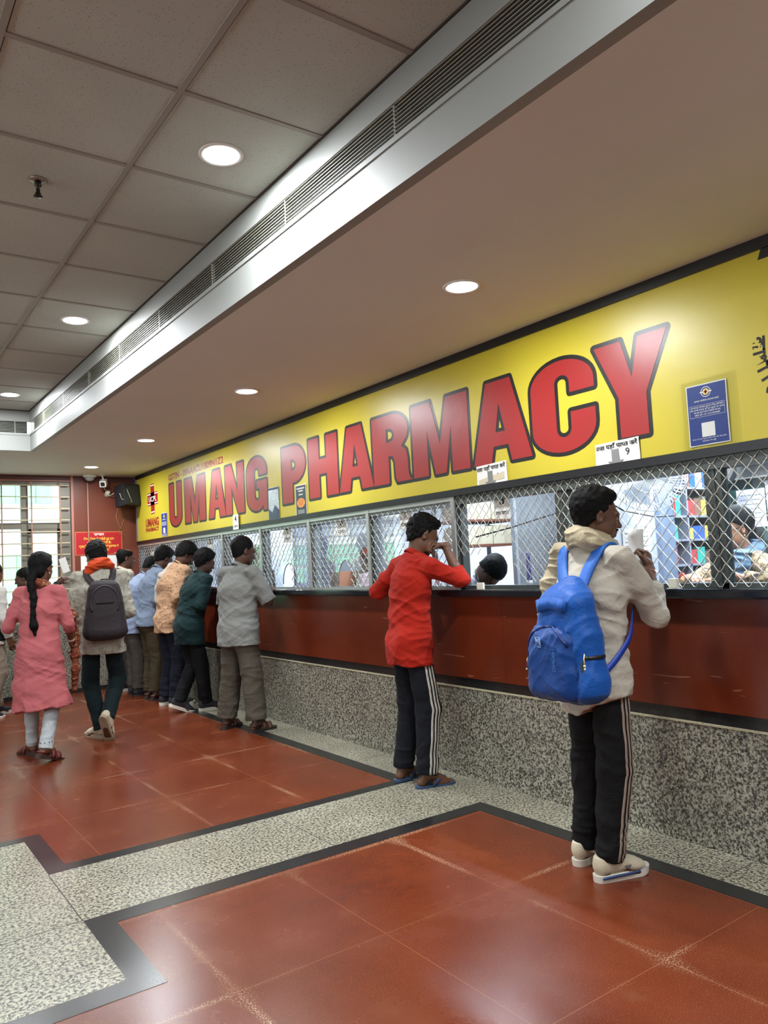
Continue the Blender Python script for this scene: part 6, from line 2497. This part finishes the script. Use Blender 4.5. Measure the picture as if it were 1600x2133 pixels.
r, t, vq = man('man in pale denim shirt and olive trousers half hidden by the peach shirt', (3.02, 9.04), 2, 1.80, 1, C_DENIM, C_OLIVE, ('sandal', BROWN_L, SOLE_D), lean=8, hunch=14, head=(10, 22, 0), hem=.09,
        shw=.95, arms=rest(2.98, 9.04, 2, spread=.09), hairkw=dict(thick=.014, hl=.0, top=.006, nape=-.10, tex=.005), seed=51, hip=(-.02, 0), loose=1.03, hemr=.074)
r, t, vq = man('balding man in pale blue shirt bending to the counter', (3.00, 9.57), 2, 1.74, 1, C_SKY, C_TAUPE, ('shoe', SHOE_D, SOLE_D), lean=14, hunch=18, head=(-6, 34, 0), hem=.17, shw=.97, arms=rest(2.98, 9.55, 2),
        hairkw=dict(thick=.008, hl=-.01, top=.0, nape=-.10, tex=.005, bald=(-.035, .125, .055)), seed=61, hip=(-.06, 0), g=1.05, ease=.03, flare=.012, loose=1.06, hemr=.078)
Fd = Field()
Fd.chain([r.sh['L'] + UP * .05, r.sh['L'] - r.F * .10 - UP * .06, r.sh['L'] - r.F * .13 - UP * .2, r.sh['L'] - r.F * .12 - UP * .3], [.03, .035, .04, .03], .03, 1.5, r.L2)
Fd.fold(.012, 9, 20, 9, 5)
fobj(Fd, 'dark_shoulder_cloth', cloth('black_cloth', rgb(26, 26, 28)), t, .007)
r, t, vq = man('stout half-bald man in cream shirt at the far end of the counter', (2.98, 10.12), 6, 1.81, 0, C_CREAM, C_TAUPE, ('sneaker', SHOE_D, SOLE_W), lean=3, hunch=8, head=(-14, 6, 0), hem=.13,
        arms=rest(2.93, 10.12, 6), hairkw=dict(thick=.008, hl=-.01, top=.0, nape=-.10, tex=.005, bald=(-.02, .125, .072)), seed=71, g=1.14, shw=1.05, loose=1.04, ease=.028)
m = MB()
P_, Nn = [], []
pts = [r.N + (r.hf * math.cos(a) * .078 + r.hl * math.sin(a) * .08) * 1.0 + UP * (.0 - .012 * math.cos(a)) for a in np.linspace(PI * .45, PI * 1.55, 16)]
m.ribbon(pts, [nrm(p - r.N) for p in pts], .03, .008); m.build('brown_scarf_edge', cloth('brown_scarf', rgb(140, 84, 50)), t)

# ------------------------------------------------------------------ the woman in pink
r = head_pos(Rig((1.365, 6.90), 52, 1.665, lean=2, hunch=3, head=(-10, 6, 0), feet={'L': (.13, .14, .0, 62, 0), 'R': (-.155, -.115, .03, -28, 16)}, shw=.93, g=.98, hip=(0, 0),
         arms={'L': dict(e=(1.155, 7.02, 1.075), w=(1.20, 7.24, 1.13), d=(.3, .9, .2)), 'R': dict(e=(1.575, 6.80, 1.085), w=(1.625, 6.93, .935), d=(.3, .5, -.8))}), 1.0)
t = dress(r, 'person', 'woman in long pink kurta with a black braid walking away')
fobj(body_field(r, True, True), 'body', skin(0), t, .0062)
Fd = hair_field(r, .016, .0, .004, -.085, .003, slope=.62)
Fd.ell(hd_pt(r, -.07, 0, -.04), V(.055, .075, .06), np.stack([r.hf, r.hl, r.hu]), .03)
fobj(Fd, 'hair', M_HAIR, t, .005)
Fd = Field()
b0 = hd_pt(r, -.10, .0, -.05)
bp_ = [b0, b0 - r.hf * .035 - UP * .06]
for i in range(9):
    bp_.append(V(b0 - r.F * (.052 + .003 * i) - UP * (.10 + .034 * i) - r.Lf * (.012 * math.sin(i * .5) + .004 * i)))
rs_ = [.042, .034] + [.030 - .0013 * i + (.003 if i % 2 else -.002) for i in range(9)]
Fd.chain(bp_, rs_, .008)
e_ = bp_[-1]
Fd.cone(e_, e_ - UP * .06 - r.Lf * .008, .022, .032, k=.01)
Fd.cone(e_ - UP * .06 - r.Lf * .008, e_ - UP * .135 - r.Lf * .016, .032, .012, k=.02)
Fd.fold(.006, 50, 50, 20, 4)
fobj(Fd, 'braid', M_HAIR, t, .0048)
fobj(trouser_field(r, .92, .0, .058, .006, 3, .05, .068), 'white_leggings', C_LEGG, t, .006)
m = MB()
for k in 'LR':
    c_ = r.an[k] + UP * .055
    for i in range(9):
        a = 2 * PI * i / 9
        m.sphere(tuple(c_ + (r.F * math.cos(a) + r.Lf * math.sin(a)) * .050), .005, 5)
m.build('cuff_beads', M_INK, t)
# kurta: bodice and flaring skirt down to the shins
Fd = shirt_field(r, .20, 1.36, .014, .0, .006, 6, .98, up_neck=.012)
sk = [r.P + UP * .02, r.P - UP * .12, r.P - UP * .30 - r.F * .005, r.P - UP * .475 - r.F * .015 - r.Lf * .02]
Fd.cone(sk[0], sk[1], .118, .136, 1.42, 1.38, r.Lf, .03)
Fd.cone(sk[1], sk[2], .136, .152, 1.38, 1.36, r.Lf, .03)
Fd.cone(sk[2], sk[3], .152, .168, 1.36, 1.42, r.Lf, .03, fb=True)
Fd.fold(.020, 8, 8, 2.0, 5, None, (.42, .42)).fold(.014, 3.5, 3.5, 5, 15, None, (.60, .25))
fobj(Fd, 'pink_kurta', C_PINK, t, .0065)
scarf_ring(r, t, C_DUP, .006, .026, .0, 'dupatta', 4, -.012, [
    ([r.sh['R'] + r.F * .08 - UP * .06, r.el['R'] + r.F * .07 + UP * .05, r.wr['R'] + r.F * .05 - r.Lf * .02, r.wr['R'] - UP * .12 + r.F * .02 - r.Lf * .02, r.wr['R'] - UP * .24 - r.Lf * .03, r.wr['R'] - UP * .42 - r.Lf * .02], [.03, .03, .028, .03, .028, .02], 1.4, r.F)], .074)
m = MB(); m.sphere(tuple(hd_pt(r, -.008, -.086, -.045)), .007, 6); m.build('earring', mat('gold', rgb(220, 180, 110), .3, .9), t)
m = MB()
for k in 'LR':
    for q in range(3):
        c_ = r.wr[k] - nrm(r.wr[k] - r.el[k]) * (.012 + .008 * q)
        d = nrm(r.wr[k] - r.el[k]); u_ = nrm(np.cross(d, r.F)); v_ = np.cross(d, u_)
        m.tube([c_ + (u_ * math.cos(a) + v_ * math.sin(a)) * .031 for a in np.linspace(0, 2 * PI, 21)], .0025, 5)
m.build('bangles', mat('pale_bangle', rgb(200, 170, 150), .3), t)
for k in 'LR':
    shoe(r, k, t, 'heel', mat('maroon_strap', rgb(96, 30, 30), .5), mat('dark_brown_sole', rgb(54, 34, 28), .6), name='sandal')

# ------------------------------------------------------------------ the youth with the dark backpack, mid-step
r = head_pos(Rig((1.965, 7.26), 76, 1.80, lean=4, hunch=10, head=(24, 30, 0), hip=(.0, .0), hipz=-.01, feet={'L': (.06, .02, .0, 38, 0, V(-.5, .8, 0)), 'R': (-.12, -.03, .115, -26, 62, V(.5, .7, 0))},
         arms={'L': dict(e=(1.76, 7.40, 1.125), w=(1.90, 7.56, 1.02), d=(.6, .6, -.2)), 'R': dict(e=(2.19, 7.16, 1.13), w=(2.20, 7.38, 1.06))}), 1.0)
t = dress(r, 'person', 'youth in mottled grey shirt with orange scarf stepping away')
fobj(body_field(r, True, False), 'body', skin(1), t, .0062)
fobj(hair_field(r, .014, .004, .012, -.085, .012), 'hair', M_HAIR, t, .005)
fobj(trouser_field(r, .94, .0, .064, .006, 33, .08, .078), 'dark_trousers', C_TEAL, t, .0062)
_, vqy = fobj(shirt_field(r, .165, 1.45, .022, .012, .009, 13), 'shirt', C_MOTTLE, t, .0062)
scarf_ring(r, t, C_ORANGE, .006, .040, .0, 'orange_scarf', 6, -.004, None, .096)
for k in 'LR':
    shoe(r, k, t, 'sneaker', SHOE_C, mat('tan_sole', rgb(150, 136, 112), .7), .005)
bag = thing('backpack', 'dark grey backpack worn by the youth with orange scarf', 'backpack', (float(r.B[0] - r.F[0] * .2), float(r.B[1] - r.F[1] * .2), .90))
M_DBAG = cloth('charcoal_canvas', rgb(56, 50, 54), .8)
bf, bl, bu = -r.F2, r.L2, r.up
BC = r.W + r.up * .085 - r.F * .225 - r.L2 * .03


def BP(x, y, z):
    return BC + bf * x + bl * y + bu * z


RB = np.stack([bf, bl, bu])
Fd = Field()
Fd.rbox(BP(.0, 0, -.02), V(.10, .165, .265), .09, RB, .22, .03)
Fd.fold(.006, 5, 5, 9, 4)
_, vqb = fobj(Fd, 'bag_body', M_DBAG, bag, .0065)
bvb = bvh_of(vqb)
P_, Nn = drape(bvb, [BP(.3, .115 * math.cos(a), .04 + .15 * math.sin(a)) for a in np.linspace(-.5, PI + .5, 36)], [-bf] * 36, .001)
MB().ribbon(P_, Nn, .014, .005).build('zip_seam', mat('black_zip', rgb(24, 22, 24), .6), bag)
P_, Nn = drape(bvb, [BP(.3, y, .045) for y in np.linspace(-.075, .075, 16)], [-bf] * 16, .002)
MB().ribbon(P_, Nn, .012, .008).build('pocket_flap', M_DBAG, bag)
P_, Nn = drape(bvb, [BP(.3, y, .035) for y in np.linspace(-.07, .07, 16)], [-bf] * 16, .002)
MB().ribbon(P_, Nn, .008, .003).build('pocket_slot', mat('black_zip', rgb(24, 22, 24), .6), bag)
m = MB(); m.tube([BP(-.03, -.035, .215), BP(-.01, -.025, .255), BP(-.01, .025, .255), BP(-.03, .035, .215)], .007, 8); m.build('grab_handle', M_DBAG, bag)
bvs = bvh_of(vqy)
for k, sg in (('L', 1), ('R', -1)):
    inn = r.N + (r.sh[k] - r.N) * .62
    way = [BP(-.03, .05 * sg, .19), inn - r.F2 * .10 - UP * .02, inn - r.F2 * .04 + UP * .05, inn + r.F2 * .04 + UP * .05, inn + r.F2 * .11 - UP * .05]
    fine = []
    for a, b_ in zip(way, way[1:]):
        fine += [a + (b_ - a) * f for f in np.linspace(0, 1, 6)[:-1]]
    fine.append(way[-1])
    cen = r.C + UP * .10 + (r.sh[k] - r.N) * .55
    PP = [Vector(way[0])] + [bvs.find_nearest(Vector(p))[0] + Vector(nrm(np.array(p) - cen)) * .006 for p in fine[1:]]
    for _ in range(3):
        PP = [PP[0]] + [(PP[i - 1] + PP[i] * 2 + PP[i + 1]) / 4 for i in range(1, len(PP) - 1)] + [PP[-1]]
    MB().ribbon(PP, [nrm(np.array(p) - cen) for p in PP], .055, .010).build('shoulder_strap', M_DBAG, bag)
    m = MB(); m.tube([BP(-.02, .13 * sg, -.02), BP(-.01, .16 * sg, -.09), BP(.0, .155 * sg, -.17)], .005, 6); m.build('loose_strap', mat('black_zip', rgb(24, 22, 24), .6), bag)

# ------------------------------------------------------------------ people at the far left
r, t, vq = man('person in white shirt and dark vest at the left edge of the photo', (1.37, 9.40), 20, 1.66, 0, cloth('plain_white_shirt', rgb(216, 214, 206)), C_BEIGE, ('sneaker', SHOE_D, SOLE_W), lean=2, hunch=4, head=(30, 8, 0), hem=.10,
        feet={'L': (.10, .10, 0, 0, 0), 'R': (-.10, -.10, .02, -14, 12)}, hairkw=dict(thick=.010, nape=-.10), seed=81, loose=1.04, hemr=.075)
Fd = shirt_field(r, .06, .04, .028, .0, .004, 8, .8)
fobj(Fd, 'dark_vest', C_INKY, t, .0075)
r, t, vq = man('dark-haired person standing behind the woman in pink near the window', (1.90, 9.95), 150, 1.60, 1, C_INKY, C_TAUPE, ('shoe', SHOE_D, SOLE_D), lean=3, hunch=6, head=(10, 12, 0), hem=.12,
        arms={'R': dict(w=(1.78, 10.12, 1.13)), 'L': dict(w=(2.171, 9.820, 1.422), d=(.6, -.5, .5), c=(50, 60, 40))}, hairkw=dict(thick=.012, nape=-.10), seed=91)
Fp = wall_frame(2.221, 9.720, 1.622, out=(-.58, -.81, 0), right=(.81, -.58, 0), tilt=.3)
m = MB()
m.add([Fp(u, v, .006 * math.sin(14 * u) + w_) for w_ in (0, .0012) for v in (-.09, -.03, .03, .09) for u in (-.045, -.015, .015, .045)], [(o_ + 4 * j + i, o_ + 4 * j + i + 1, o_ + 4 * j + i + 5, o_ + 4 * j + i + 4) for o_ in (0, 16) for j in range(3) for i in range(3)], True)
o = recenter(m.build('paper_sheet', M_PAPER)); tag(o, 'white sheet held up between the woman in pink and the youth', 'paper')

# ================================================================== people behind the wire
r = head_pos(Rig((4.395, 2.45), 156, 1.66, lean=4, hunch=6, head=(-2, 4, 0), shw=.92,
         arms={'R': dict(e=(4.03, 2.66, 1.19), w=(3.80, 2.46, 1.285), d=(-.6, -.8, 0), n=(0, 0, -1)), 'L': dict(e=(4.02, 2.02, 1.20), w=(3.80, 2.22, 1.29), d=(-.6, .8, 0), n=(0, 0, -1))}), 1.0)
t = dress(r, 'person', 'woman with glasses, pale blue dupatta and patterned sleeves behind the near window')
fobj(body_field(r, True, False), 'body', skin(3), t, .0055)
fobj(hair_field(r, .014, .010, .004, -.085, .003, slope=.75), 'hair', M_HAIR, t, .005)
Fd = Field(); b0 = hd_pt(r, -.095, 0, -.01)
Fd.chain([b0, b0 - r.hf * .04 - UP * .05, b0 - r.hf * .045 - UP * .14, b0 - r.hf * .02 - UP * .24], [.035, .045, .042, .025], .02); Fd.fold(.006, 50, 50, 14, 2)
fobj(Fd, 'ponytail', M_HAIR, t, .005)
add_brow(r, t)
m = MB()
for sg in (1, -1):
    m.tube([hd_pt(r, .106, .031 * sg + .024 * math.cos(a), .002 + .019 * math.sin(a)) for a in np.linspace(0, 2 * PI, 21)], .0022, 5)
    m.tube([hd_pt(r, .104, .055 * sg, .008), hd_pt(r, .05, .078 * sg, .010), hd_pt(r, -.01, .083 * sg, .012)], .002, 5)
m.tube([hd_pt(r, .108, .008, .006), hd_pt(r, .108, -.008, .006)], .002, 5)
m.build('glasses', M_BLACKP, t)
m = MB()
for sg in (1, -1):
    m.sphere(tuple(hd_pt(r, -.006, .086 * sg, -.042)), .006, 6)
m.build('earrings', mat('gold', rgb(220, 180, 110), .3, .9), t)
fobj(shirt_field(r, .2, 1.8, .020, .01, .009, 17, 1.05), 'patterned_kurta', mottled('kurta_pattern', rgb(214, 190, 140), rgb(176, 130, 90), rgb(96, 96, 100), 26), t, .0065)
fobj(trouser_field(r, .95), 'trousers', C_TAUPE, t, .009)
scarf_ring(r, t, cloth('pale_blue_dupatta', rgb(122, 150, 176), crease=.6), .006, .034, -.03, 'dupatta', 6, -.035, [
    ([r.N + r.L2 * .08 + r.F * .06, r.C + r.L2 * .06 + r.F * .13, r.W + r.F * .14 + r.L2 * .02], [.05, .06, .06], 1.6, r.L2),
    ([r.N - r.L2 * .08 + r.F * .06, r.C - r.L2 * .06 + r.F * .13, r.W + r.F * .14 - r.L2 * .02], [.05, .06, .06], 1.6, r.L2)], .09)

man('person in white shirt bending low behind the cut-open wire', (4.03, 4.76), -80, 1.72, 1, cloth('bright_white_shirt', rgb(214, 216, 226)), C_TAUPE, ('shoe', SHOE_D, SOLE_D), lean=36, hunch=28, head=(0, 55, 0), hip=(-.08, 0),
    hairkw=dict(thick=.014, nape=-.10), seed=101, h=.008, sleeve=1.6, arms={'R': dict(w=(3.98, 4.42, 1.0)), 'L': dict(w=(4.2, 4.46, 1.0))})
man('person in pale pink shirt behind the window left of the red shirt', (4.02, 5.66), 100, 1.62, 1, cloth('pale_pink_shirt', rgb(206, 176, 190)), C_TAUPE, ('shoe', SHOE_D, SOLE_D), lean=10, hunch=10, head=(0, 20, 0),
    hairkw=dict(thick=.012, nape=-.10), seed=111, h=.009, sleeve=1.5)
man('person in dark navy clothes behind the window before the grey polo shirt', (4.05, 8.20), 200, 1.72, 1, C_INKY, C_INKY, ('shoe', SHOE_D, SOLE_D), lean=4, hunch=6, head=(0, 10, 0),
    hairkw=dict(thick=.012, nape=-.10), seed=121, h=.009)
man('dark-haired child standing behind the counter by the raised slip', (3.99, 2.90), 215, 1.39, 1, cloth('maroon_tee', rgb(90, 40, 44)), C_TAUPE, ('shoe', SHOE_D, SOLE_D), lean=6, hunch=10, head=(0, 18, 0),
    hairkw=dict(thick=.014, nape=-.10, tex=.01), seed=131, h=.008, sleeve=.95)
